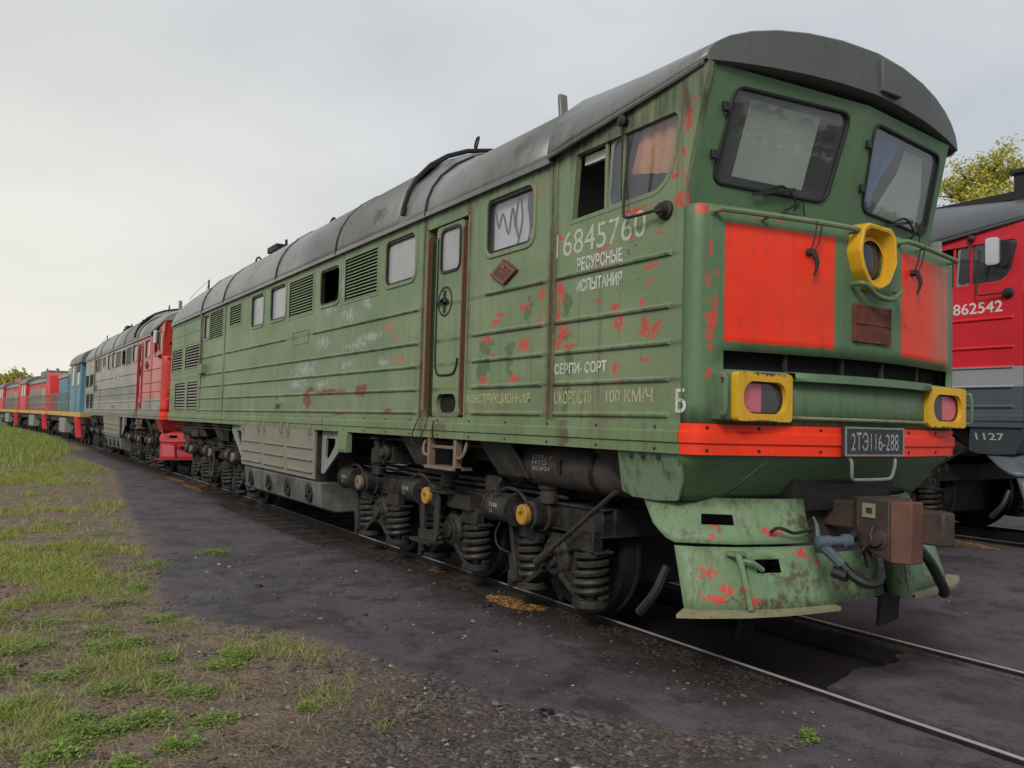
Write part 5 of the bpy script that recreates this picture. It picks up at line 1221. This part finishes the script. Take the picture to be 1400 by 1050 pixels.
# away from the camera (-X, -Y) the margin turns from stone to dry earth
away = g.step(g.math('ADD', g.math('ADD', g.math('MULTIPLY', x, -.8), g.math('MULTIPLY', y, -1.)), g.math('MULTIPLY', g.math('SUBTRACT', n1, .5), 3.)), 3.3, 5.0)
marg = g.mix(away, stone, dirt)
farg = g.step(g.math('ABSOLUTE', y), 9, 22); farg2 = g.step(x, -60, -30, 1, 0)
marg = g.mix(g.math('MAXIMUM', g.math('MULTIPLY', farg, .9), g.math('MULTIPLY', farg2, .8)), marg, (.06, .085, .03))
col = g.mix(m_t, marg, tar)
# oil and ballast dust by the rails
oil = g.math('MULTIPLY', g.step(g.math('ADD', y, g.math('MULTIPLY', g.math('SUBTRACT', n2, .5), 1.1)), -1.75, -1.15), g.step(y, .9, 1.6, 1, 0)); oil = g.math('MULTIPLY', oil, g.step(g.math('ADD', x, g.math('MULTIPLY', n1, 1.2)), .9, 1.3, 1, 0))
col = g.mix(g.math('MULTIPLY', oil, .9), col, g.mix(g.step(n2, .4, .65), (.013, .011, .0105), (.038, .026, .019)))
pit = g.math('MULTIPLY', g.step(g.math('ABSOLUTE', y), .71, .735, 1, 0), g.step(z, -.05, -.035, 1, 0)); col = g.mix(g.math('MULTIPLY', pit, .96), col, (.005, .0045, .0045))  # oily bed and trench sides, darkened further in colour for the shade there
sand = g.math('MULTIPLY', g.step(y, -1.7, -1.0), g.step(g.noise(g.scaled(o, (.6, 1, 1), (3, 8, 0)), 1.6, 5, .65), .52, .66)); sand = g.math('MULTIPLY', sand, g.step(y, -.85, -.7, 1, 0)); sand = g.math('MULTIPLY', sand, g.step(x, -2.0, -1.0, 1, 0))
col = g.mix(g.math('MULTIPLY', sand, .6), col, (.14, .075, .03))
sand2 = g.math('MULTIPLY', g.step(y, 4.0, 5.0), g.step(n1, .45, .6))
col = g.mix(g.math('MULTIPLY', sand2, .5), col, (.10, .06, .035))
vd = g.math('MULTIPLY', g.math('SUBTRACT', 1., m_t), vor.outputs['Distance'])
h = g.math('ADD', g.math('MULTIPLY', n3, .9), g.math('ADD', g.math('MULTIPLY', n2, .6), g.math('MULTIPLY', vd, -1.4)))
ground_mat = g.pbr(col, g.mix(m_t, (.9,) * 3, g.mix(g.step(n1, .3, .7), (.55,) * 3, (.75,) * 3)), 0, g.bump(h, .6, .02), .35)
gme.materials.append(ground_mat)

# the tarmac panel between the rails ahead of the engine, broken off along a ragged edge
rd = random.Random(2); edge = [(SLAB_X - .12 * (y_ / .7) + .05 * math.sin(y_ * 7) + rd.uniform(-.03, .03), y_) for y_ in np.linspace(.60, -.655, 22)]
sb = MB(); sb.prism([(14, -.655), (14, .60)] + edge, lambda a, q, t: (a, q, -.012 - t), .15)
slab = sb.build('tarmac_panel', ground_mat, None); slab['kind'] = 'structure'; slab.name = 'pavement'
av = slab.data.attributes.new('tarmac', 'FLOAT', 'POINT'); av.data.foreach_set('value', np.full(len(slab.data.vertices), 2., np.float32))

# rails
def rail(y, x0, x1, z=0., curve=False):
    prof = [(-.036, 0), (-.036, -.03), (-.009, -.045), (-.009, -.135), (-.066, -.15), (-.066, -.165), (.066, -.165), (.066, -.15), (.009, -.135), (.009, -.045), (.036, -.03), (.036, 0), (.03, .003), (-.03, .003)]
    xs = np.concatenate([np.arange(x1, -18, -3.), np.arange(-18, x0, -4.)])
    def off(x):
        if not curve or x > -18: return 0.
        return float(np.interp(-x, [18, 37, 54, 71, 90, 130, 200], [0, -.15, -.5, -1.5, -2.7, -6, -16]))
    q = MB(); q.grid(range(len(xs)), range(len(prof) + 1), lambda i, j: (xs[i], y + off(xs[i]) + prof[j % len(prof)][0], z + prof[j % len(prof)][1]))
    r = q.build('rail', 'rail_steel', None, smooth=25)
    t = MB(); t.grid(range(len(xs)), range(2), lambda i, j: (xs[i], y + off(xs[i]) + (-.021, .021)[j], z + .0045)); t.build('running_surface', 'rail_top', r)
    return r
tag(rail(-.76 - .036, -190, 14, 0, True), 'near rail of the green locomotive track, worn bright along its head', 'rail', 'rails in the yard')
tag(rail(.76 + .036, -190, 14, 0, True), 'far rail of the green locomotive track, emerging right under its nose', 'rail', 'rails in the yard')
tag(rail(6.48 - .796, -190, 14, RZ), 'near rail under the bright red locomotive', 'rail', 'rails in the yard')
tag(rail(6.48 + .796, -190, 14, RZ), 'far rail under the bright red locomotive', 'rail', 'rails in the yard')
# sleepers that show beside the near rail
ns = 0
for x in np.arange(-11.2, -6.2, .55):
    q = MB(); y0 = -1.36 + random.uniform(-.07, .07)
    q.obox((x, 0, -.185 + random.uniform(-.012, .012)), (.23, -2 * y0, .13), Matrix.Rotation(random.uniform(-.03, .03), 3, 'Z')); s = q.build('sleeper', 'wood', None, .015)
    tag(s, 'dark tarred sleeper end showing beside the near rail under the fuel tank', 'sleeper', 'sleepers under the green locomotive')

print('T', round(time.time() - T0, 1))
# ------------------------------------------------------------------ loose stuff on the ground
LX, LY, LS = -80., -18., .04
_lx, _ly = np.meshgrid(np.arange(LX, 5, LS), np.arange(LY, 7, LS), indexing='ij')
TE_, TZ_ = edge_y(_lx, _ly), gz(_lx, _ly)
def _ix(x, y): return min(max(int((x - LX) / LS + .5), 0), TE_.shape[0] - 1), min(max(int((y - LY) / LS + .5), 0), TE_.shape[1] - 1)
def gh(x, y): return float(TZ_[_ix(x, y)])
def ed1(x, y): return float(TE_[_ix(x, y)])
def pnoise(x, y, s, seed): return .5 + .5 * mnoise.noise(Vector((x * s + seed, y * s, seed)))
CAMP = Vector((3.84, -5.23))
# stones
q = MB(); base = [(1, 0, 0), (-1, 0, 0), (0, 1, 0), (0, -1, 0), (0, 0, 1), (0, 0, -1)]
bf = [(0, 2, 4), (2, 1, 4), (1, 3, 4), (3, 0, 4), (2, 0, 5), (1, 2, 5), (3, 1, 5), (0, 3, 5)]
cnt = 0
for _ in range(60000):
    x = random.uniform(-6.5, 2.2); y = random.uniform(-6.2, -1.2)
    e = ed1(x, y)
    near = (Vector((x, y)) - CAMP).length
    if e > .0 and random.random() > .035: continue
    if e <= 0 and random.random() > min(1, 3.2 / near ** 1.1) * (.3 + .9 * pnoise(x, y, .9, 3)): continue
    s = random.choice((.006, .008, .010, .013, .018)) * random.uniform(.7, 1.3); sx, sy, sz = s * random.uniform(.8, 1.6), s * random.uniform(.8, 1.4), s * random.uniform(.4, .8)
    a = random.uniform(0, 6.28); c, d = math.cos(a), math.sin(a); z0 = gh(x, y) + sz * .25
    q.add([(x + (p[0] * c * sx - p[1] * d * sy), y + (p[0] * d * sx + p[1] * c * sy), z0 + p[2] * sz) for p in [tuple(v + random.uniform(-.3, .3) for v in b_) for b_ in base]], bf); cnt += 1
    if cnt > 9000: break
g = G('crushed_stone'); gi = g.n('ShaderNodeNewGeometry')
rnd = gi.outputs['Random Per Island']
c_ = g.mix(g.step(rnd, .0, 1.), (.03, .026, .025), (.16, .138, .128)); c_ = g.mix(g.step(rnd, .93, .95), c_, (.30, .28, .26)); c_ = g.mix(g.step(g.math('FRACT', g.math('MULTIPLY', rnd, 17.)), .75, .8), c_, (.09, .055, .04))
M['stones'] = g.pbr(c_, .8)
qc = MB()
for _ in range(3800):                                  # cinders and clods along the near rail
    x = random.uniform(-11, .3); y = -.83 - abs(random.gauss(0, .28)); s = random.uniform(.006, .02) * (1 if x > -5 else 1.3); a = random.uniform(0, 6.28); c, d = math.cos(a), math.sin(a); z0 = gh(x, y)
    sx, sy, sz = s * random.uniform(.8, 1.8), s, s * random.uniform(.4, .8)
    qc.add([(x + (p[0] * c * sx - p[1] * d * sy), y + (p[0] * d * sx + p[1] * c * sy), z0 + p[2] * sz) for p in [tuple(v + random.uniform(-.3, .3) for v in b_) for b_ in base]], bf)
M['cinder'] = grimy('cinders', (.022, .017, .015), (.055, .04, .031), .7, .9, sc=14)
for _ in range(2600):
    x = random.uniform(-9, 2.6); y = random.uniform(-3.9, -1.3) if random.random() < .75 else random.uniform(1.0, 3.6)
    e = ed1(x, y)
    if e < 0: continue
    if random.random() > .25 + .75 * math.exp(-e / .35): continue
    s = random.uniform(.003, .009) if random.random() < .93 else random.uniform(.01, .02); z0 = gh(x, y)
    qc.add([(x + p[0] * s * 1.4, y + p[1] * s, z0 + p[2] * s * .6) for p in [tuple(v + random.uniform(-.3, .3) for v in b_) for b_ in base]], bf)
qc.build('cinders', 'cinder', None, smooth=0)['kind'] = 'stuff'
gr = q.build('gravel', 'stones', None, smooth=0); gr['kind'] = 'stuff'
# pale litter chips on tarmac
q = MB()
for _ in range(75):
    x = random.uniform(-9, 2.5); y = random.uniform(-4, -.9) if random.random() < .8 else random.uniform(1.2, 4); s = random.uniform(.003, .009)
    a = random.uniform(0, 6.28); z0 = gh(x, y) + .008; c, d = math.cos(a) * s, math.sin(a) * s
    q.add([(x + c * 1.8, y + d * 1.8, z0), (x - d, y + c, z0 + .004), (x - c * 1.8, y - d * 1.8, z0), (x + d, y - c, z0 + .003)], [(0, 1, 2, 3)])
M['chips'] = flat('pale_chips', (.42, .40, .37), .8)
q.build('litter_chips', 'chips', None, solid=.003)['kind'] = 'stuff'

def blades(q, x, y, n, h, spread, wid, lean=.5, dry=False):
    for _ in range(n):
        a = random.uniform(0, 6.28); rr = spread * math.sqrt(random.random()); px, py = x + rr * math.cos(a), y + rr * math.sin(a); z0 = gh(px, py) - .005
        hh = h * random.uniform(.45, 1.15); la = random.uniform(0, 6.28); l = hh * random.uniform(.1, lean * 1.6)
        dx, dy = math.cos(la) * l, math.sin(la) * l; wa = random.uniform(0, 6.28); wx_, wy = math.cos(wa) * wid, math.sin(wa) * wid
        q.add([(px - wx_, py - wy, z0), (px + wx_, py + wy, z0), (px + dx * .45 - wx_ * .8, py + dy * .45 - wy * .8, z0 + hh * .62), (px + dx * .45 + wx_ * .8, py + dy * .45 + wy * .8, z0 + hh * .62), (px + dx, py + dy, z0 + hh)], [(0, 1, 3, 2), (2, 3, 4)])
def leafmat(name, a, b, c=None):
    g = G(name); gi = g.n('ShaderNodeNewGeometry'); rnd = gi.outputs['Random Per Island']
    col = g.mix(rnd, a, b)
    if c: col = g.mix(g.step(g.math('FRACT', g.math('MULTIPLY', rnd, 13.)), .7, .85), col, c)
    nd = g.n('ShaderNodeBsdfPrincipled'); g.put(nd.inputs['Base Color'], col); nd.inputs['Roughness'].default_value = .55; nd.inputs['Specular IOR Level'].default_value = .3
    tl = g.n('ShaderNodeBsdfTranslucent'); g.put(tl.inputs[0], g.mix(1., col, (1.0, 1.05, .6), 'MULTIPLY'))
    mx = g.n('ShaderNodeMixShader'); mx.inputs[0].default_value = .35
    g.t.links.new(nd.outputs[0], mx.inputs[1]); g.t.links.new(tl.outputs[0], mx.inputs[2]); g.t.links.new(mx.outputs[0], g.out.inputs[0])
    return g.m
M['grass'] = leafmat('grass_blades', (.20, .28, .05), (.36, .40, .11), (.46, .40, .20))
M['tallgrass'] = leafmat('tall_grass_blades', (.17, .26, .045), (.32, .38, .11), (.42, .37, .18))
M['dry'] = leafmat('dry_grass', (.30, .215, .125), (.44, .34, .20), (.19, .13, .08))
M['weed'] = leafmat('weed_leaves', (.17, .28, .045), (.29, .41, .085), (.22, .26, .08))
M['straw'] = leafmat('straw', (.34, .19, .06), (.50, .32, .12), (.20, .11, .05))

# short patchy grass on the left margin
q = MB(); n_t = 0
for _ in range(60000):
    x = random.uniform(-34, -.2) if random.random() < .6 else random.uniform(-9, -.2); y = -2 - abs(random.gauss(0, 1)) * 3.2
    if y < -9: continue
    e = ed1(x, y)
    if e > -.12: continue
    dist = max(.0, -e)
    pt = pnoise(x, y, .55, 11) * .45 + pnoise(x, y, 1.7, 5) * .55
    w_ = (.03 + .97 * ss(.47 + .04 * (x < -5.5), .60 + .04 * (x < -5.5), np.array(pt))) * min(1, .15 + dist * .75)
    w_ *= float(ss(0.3, -1.3, np.array(x + .25 * y + 1.15)))
    if random.random() > w_: continue
    near = (Vector((x, y)) - CAMP).length
    blades(q, x, y, 9 if near < 9 else 6, .045 + .035 * random.random() + (.05 if x < -9 else 0), .05 if near < 9 else .085, .0022 if near < 9 else .0045, 1.1); n_t += 1
    if n_t > 15000: break
q.build('grass', 'grass', None, smooth=0)['kind'] = 'stuff'
# tall grass far left
q = MB()
for _ in range(9000):
    x = random.uniform(-75, -16); y = random.uniform(-16, -1.4)
    lim_ = np.interp(-x, [16, 20, 24, 30, 36, 50, 75], [-5.4, -4.6, -3.6, -2.6, -2.2, -2.3, -3.8])
    if y > lim_ + .35 * (pnoise(x, y, 1.2, 2) - .5): continue
    if x > -24 and pnoise(x, y, .5, 8) < .42: continue
    k = float(ss(-16, -30, np.array(x))); blades(q, x, y, 8, .10 + .22 * k, .3, .007 + .004 * k, .5)
q.build('tall_grass', 'tallgrass', None, smooth=0)['kind'] = 'stuff'
# dry thatch lying between
q = MB()
for _ in range(90000):
    x = random.uniform(-8, .6) if random.random() < .8 else random.uniform(-16, -8); y = random.uniform(-6.5, -1.6)
    e = ed1(x, y)
    if e > .0 - .25 * random.random(): continue
    wgt = .15 + .85 * float(ss(1.0, 3.4, np.array(-.8 * x - y - 1.6 + 1.5 * (pnoise(x, y, .8, 21) - .5))))
    if random.random() > wgt * (.25 + 1.1 * pnoise(x, y, 1.3, 17)): continue
    l = random.uniform(.02, .09); a = random.uniform(0, 6.28); w_ = .0011; z0 = gh(x, y) + .006 + random.random() * .012; c, d = math.cos(a), math.sin(a)
    q.add([(x - d * w_, y + c * w_, z0), (x + d * w_, y - c * w_, z0), (x + c * l + d * w_, y + d * l - c * w_, z0 + .01), (x + c * l - d * w_, y + d * l + c * w_, z0 + .009)], [(0, 1, 2, 3)])
q.build('dry_thatch', 'dry', None, smooth=0)['kind'] = 'stuff'

# low leafy weeds: one thing per clump
def weed(x, y, r, n, label):
    q = MB(); cs = [(x, y, r * .6)] + [(x + random.uniform(-.65, .65) * r, y + random.uniform(-.6, .6) * r, r * random.uniform(.35, .55)) for _ in range(5)]
    for _ in range(int(n * 1.2)):
        cx_, cy_, cr_ = random.choice(cs); dx, dy = random.gauss(0, .55) * cr_ * 1.2, random.gauss(0, .55) * cr_; px, py = cx_ + dx, cy_ + dy
        z0 = gh(px, py) + random.uniform(.004, .06) * math.exp(-(dx * dx + dy * dy) / (cr_ * cr_))
        l = random.uniform(.010, .026); w_ = l * random.uniform(.3, .5); b_ = random.uniform(0, 6.28); c, d = math.cos(b_), math.sin(b_); t = random.uniform(-.3, .7) * l
        q.add([(px, py, z0), (px + c * l * .5 - d * w_, py + d * l * .5 + c * w_, z0 + t * .6), (px + c * l, py + d * l, z0 + t * .8), (px + c * l * .5 + d * w_, py + d * l * .5 - c * w_, z0 + t * .6)], [(0, 1, 2, 3)])
    for _ in range(n // 6):
        cx_, cy_, cr_ = random.choice(cs); a = random.uniform(0, 6.28); rr = cr_ * random.random(); px, py = cx_ + rr * math.cos(a), cy_ + rr * math.sin(a); z0 = gh(px, py)
        q.add([(px - .0015, py, z0), (px + .0015, py, z0), (px + random.uniform(-.04, .04), py + random.uniform(-.04, .04), z0 + random.uniform(.04, .10))], [(0, 1, 2)])
    o_ = q.build('weed_clump', 'weed', None, smooth=0)
    return tag(o_, label, 'weed', 'low green weeds on the left margin')
WEEDS = [(-6.24, -2.81, .16, 240, 'lone green weed tuft on dark tarmac beside the fuel tank'), (-.72, -3.62, .07, 110, 'small bright weed in the gravel right of the grass'), (.95, -1.47, .05, 70, 'tiny weed in the tarmac at the gravel tip near the rail')]
random.seed(21)
GEN = 'low green weed clump among dry grass on the left margin'
for p in [(-5.68, -3.7, .22, 380), (-3.95, -4.2, .16, 300), (-2.61, -4.26, .17, 340), (-1.75, -3.85, .15, 260), (-.95, -4.35, .16, 380), (-.62, -4.85, .15, 380), (-.5, -4.35, .11, 240), (-1.95, -4.75, .14, 300), (-1.55, -4.55, .12, 260), (-2.0, -3.72, .12, 220), (-1.0, -4.75, .15, 380), (-2.5, -4.45, .14, 280), (-3.2, -3.95, .12, 240), (-1.25, -4.12, .13, 260), (-.3, -4.6, .11, 260), (-.35, -5.0, .12, 280), (-6.7, -4.1, .24, 320), (-5.0, -4.25, .2, 300), (-4.4, -4.6, .22, 320), (-8.4, -3.75, .28, 300), (-3.4, -4.75, .18, 300), (-2.7, -4.9, .16, 300), (-1.4, -5.1, .15, 320), (-.75, -4.1, .1, 200), (-2.1, -4.2, .14, 240), (-3.0, -4.45, .15, 260), (-4.6, -3.95, .16, 260), (-5.8, -4.5, .2, 260), (-7.4, -4.4, .22, 260), (-9.6, -4.1, .26, 260), (-1.6, -4.2, .1, 180), (-.9, -4.62, .11, 220), (-3.7, -5.1, .18, 280), (-2.2, -5.1, .16, 280)]:
    WEEDS.append((*p, GEN))
for wd in WEEDS: weed(wd[0], wd[1], wd[2] * 1.35, int(wd[3] * 1.7), wd[4])
# scattered straw heaps beside the rail
def straw(x, y, rx, ry, n, hgt, label):
    q = MB()
    for _ in range(n):
        a = random.uniform(0, 6.28); rr = math.sqrt(random.random()); px, py = x + rr * rx * math.cos(a), y + rr * ry * math.sin(a); z0 = gh(px, py) + .005 + hgt * (1 - rr * rr) * random.random()
        l = random.uniform(.02, .07); b_ = random.gauss(2.8, .6); c, d = math.cos(b_), math.sin(b_); w_ = .002
        q.add([(px - d * w_, py + c * w_, z0), (px + d * w_, py - c * w_, z0), (px + c * l + d * w_, py + d * l - c * w_, z0 + random.uniform(-.01, .012)), (px + c * l - d * w_, py + d * l + c * w_, z0 + .003)], [(0, 1, 2, 3)])
    return tag(q.build('straw_heap', 'straw', None, smooth=0), label, 'straw', 'straw spilled beside the near rail')
straw(-2.5, -1.14, .34, .13, 1000, .05, 'orange straw heap spilled nearest the front wheels of the green locomotive')
straw(-2.25, -1.02, .12, .07, 220, .03, 'small straw scatter closest to the last visible spring at the front')
straw(-4.25, -.97, .10, .06, 260, .04, 'small orange straw tuft at the rail below the middle spring')
straw(-15.2, -1.3, .9, .10, 500, .03, 'long yellow straw streak by the rail under the rear bogie')
straw(-17.6, -1.2, .9, .12, 420, .03, 'yellow straw streak by the rail below the coupling of the two locomotives')
straw(-1.9, 5.1, .5, .12, 420, .04, 'straw scattered beside the track of the bright red locomotive')
# little scrap
def scrap_ring(x, y, label):
    q = MB(); q.tube([(x + .035 * math.cos(t), y + .035 * math.sin(t), gh(x, y) + .012) for t in np.linspace(0, 6.0, 16)], .009, 6); tag(q.build('scrap_ring', 'frame_dark', None), label, 'scrap', 'scrap on the ground')
scrap_ring(-.02, -2.48, 'small dark scrap ring at the gravel edge'); scrap_ring(-2.45, -1.42, 'small dark scrap ring near the straw heap')
for (x, y, s, lb) in ((-4.1, -2.95, .045, 'dark stone lump on open tarmac level with the fuel tank end'), (-2.6, -2.5, .03, 'dark clod on tarmac opposite the middle axle'), (-1.2, -2.1, .028, 'dark clod on tarmac nearest the gravel'), (2.3, 2.2, .035, 'dark clod beyond the far rail at the right')):
    q = MB(); q.lathe((x, y, gh(x, y) - .01), (0, 0, 1), [(0, s * .7), (s * .3, s), (s * .7, s * .7), (s * .8, .002)], 7); tag(q.build('clod', 'frame_dark', None, smooth=0), lb, 'stone', 'clods on the tarmac')

print('T', round(time.time() - T0, 1))
# ------------------------------------------------------------------ trees
M['bark'] = grimy('bark', (.10, .075, .055), (.16, .13, .10), .6, .85)
M['leaf_y'] = leafmat('autumn_leaves', (.40, .42, .09), (.74, .60, .10), (.27, .34, .10))
M['leaf_far'] = leafmat('distant_autumn_leaves', (.34, .31, .05), (.52, .42, .05), (.22, .24, .05))
M['leaf_g'] = leafmat('green_leaves', (.07, .11, .03), (.13, .18, .05), (.2, .2, .05))
def tree(loc, h, cr, leaf, n, ls, label, group=None, seed=1, spire=1.0):
    rd = random.Random(seed); root = empty('tree', loc); x0, y0, z0 = 0, 0, 0
    t = MB(); top = Vector((rd.uniform(-.3, .3), rd.uniform(-.3, .3), h * .93))
    t.tube([(0, 0, -.2), (.05, .03, h * .25), (top.x * .5, top.y * .5, h * .55), tuple(top)], [h * .022, h * .017, h * .011, h * .002], 8)
    ends = []
    for k in range(36):
        f = rd.uniform(.18, .95); a = k * 2.4 + rd.uniform(-.4, .4); p0 = Vector((top.x * f, top.y * f, h * f)); L = cr * (1.15 - f * .75 * spire) * rd.uniform(.6, 1.1)
        p1 = p0 + Vector((math.cos(a) * L, math.sin(a) * L, L * rd.uniform(.5, 1.0))); mid = p0.lerp(p1, .5) + Vector((0, 0, -.08 * L))
        t.tube([tuple(p0), tuple(mid), tuple(p1)], [h * .007, h * .004, h * .0012], 5); ends += [(p1, L), (mid, L * .8)]
        for _ in range(5):
            p2 = mid + Vector((rd.uniform(-1, 1), rd.uniform(-1, 1), rd.uniform(.1, 1))) * L * .55; t.tube([tuple(mid), tuple(p2)], [h * .003, h * .0008], 4); ends.append((p2, L * .7))
    t.build('trunk', 'bark', root)
    q = MB()
    for _ in range(n):
        c, L = rd.choice(ends); p = c + Vector((rd.gauss(0, 1), rd.gauss(0, 1), rd.gauss(0, 1))) * L * .17
        a = Vector((rd.uniform(-1, 1), rd.uniform(-1, 1), rd.uniform(-1, 1))).normalized(); b_ = a.cross(Vector((rd.uniform(-1, 1), rd.uniform(-1, 1), rd.uniform(-1, 1)))).normalized(); s = ls * rd.uniform(.6, 1.3)
        q.add([tuple(p - a * s), tuple(p + b_ * s * .55), tuple(p + a * s), tuple(p - b_ * s * .55)], [(0, 1, 2, 3)])
    q.build('crown', leaf, root, smooth=0)
    return tag(root, label, 'tree', group)
tree((-10.9, 22.5, .2), 10.3, 2.5, 'leaf_y', 34000, .055, 'yellowing birch-like tree rising behind the bright red locomotive roof', 'trees behind the yard', 3)
tree((-13.4, 22.5, .2), 8.6, 2.8, 'leaf_y', 34000, .055, 'yellow-green tree just left of the taller one, half hidden by the green cab', 'trees behind the yard', 5)
tree((-150, -2.0, 0), 5.6, 3.0, 'leaf_far', 2600, .35, 'round yellow tree far down the line above the last locomotive', 'trees behind the yard', 8, .4)
tree((-158, -9.0, 0), 5.2, 3.4, 'leaf_far', 2600, .35, 'yellow tree at the far left edge of the yard', 'trees behind the yard', 9, .3)
for k, (x, y, h_) in enumerate(((-190, 12, 9), (-200, 30, 10), (-170, 50, 10), (-120, 70, 11), (-80, 75, 11), (-40, 70, 12), (0, 60, 12), (30, 50, 11))):
    pass
# wooded skyline round the yard (reads as one mass)
q = MB(); rd = random.Random(4)
for _ in range(9000):
    a = rd.uniform(.35, 2.75); r = rd.uniform(240, 290); x, y = math.cos(math.pi - a) * r, math.sin(a) * r; hh = 9 + 3 * mnoise.noise(Vector((x * .03, y * .03, 0)))
    p = Vector((x, y, hh * (rd.random() ** .7))); s = rd.uniform(.8, 1.8); u = Vector((rd.uniform(-1, 1), rd.uniform(-1, 1), rd.uniform(-1, 1))).normalized(); w_ = u.cross(Vector((0, .3, 1))).normalized()
    q.add([tuple(p - u * s), tuple(p + w_ * s), tuple(p + u * s), tuple(p - w_ * s)], [(0, 1, 2, 3)])
q.build('woods', 'leaf_g', None, smooth=0)['kind'] = 'stuff'

print('T', round(time.time() - T0, 1))
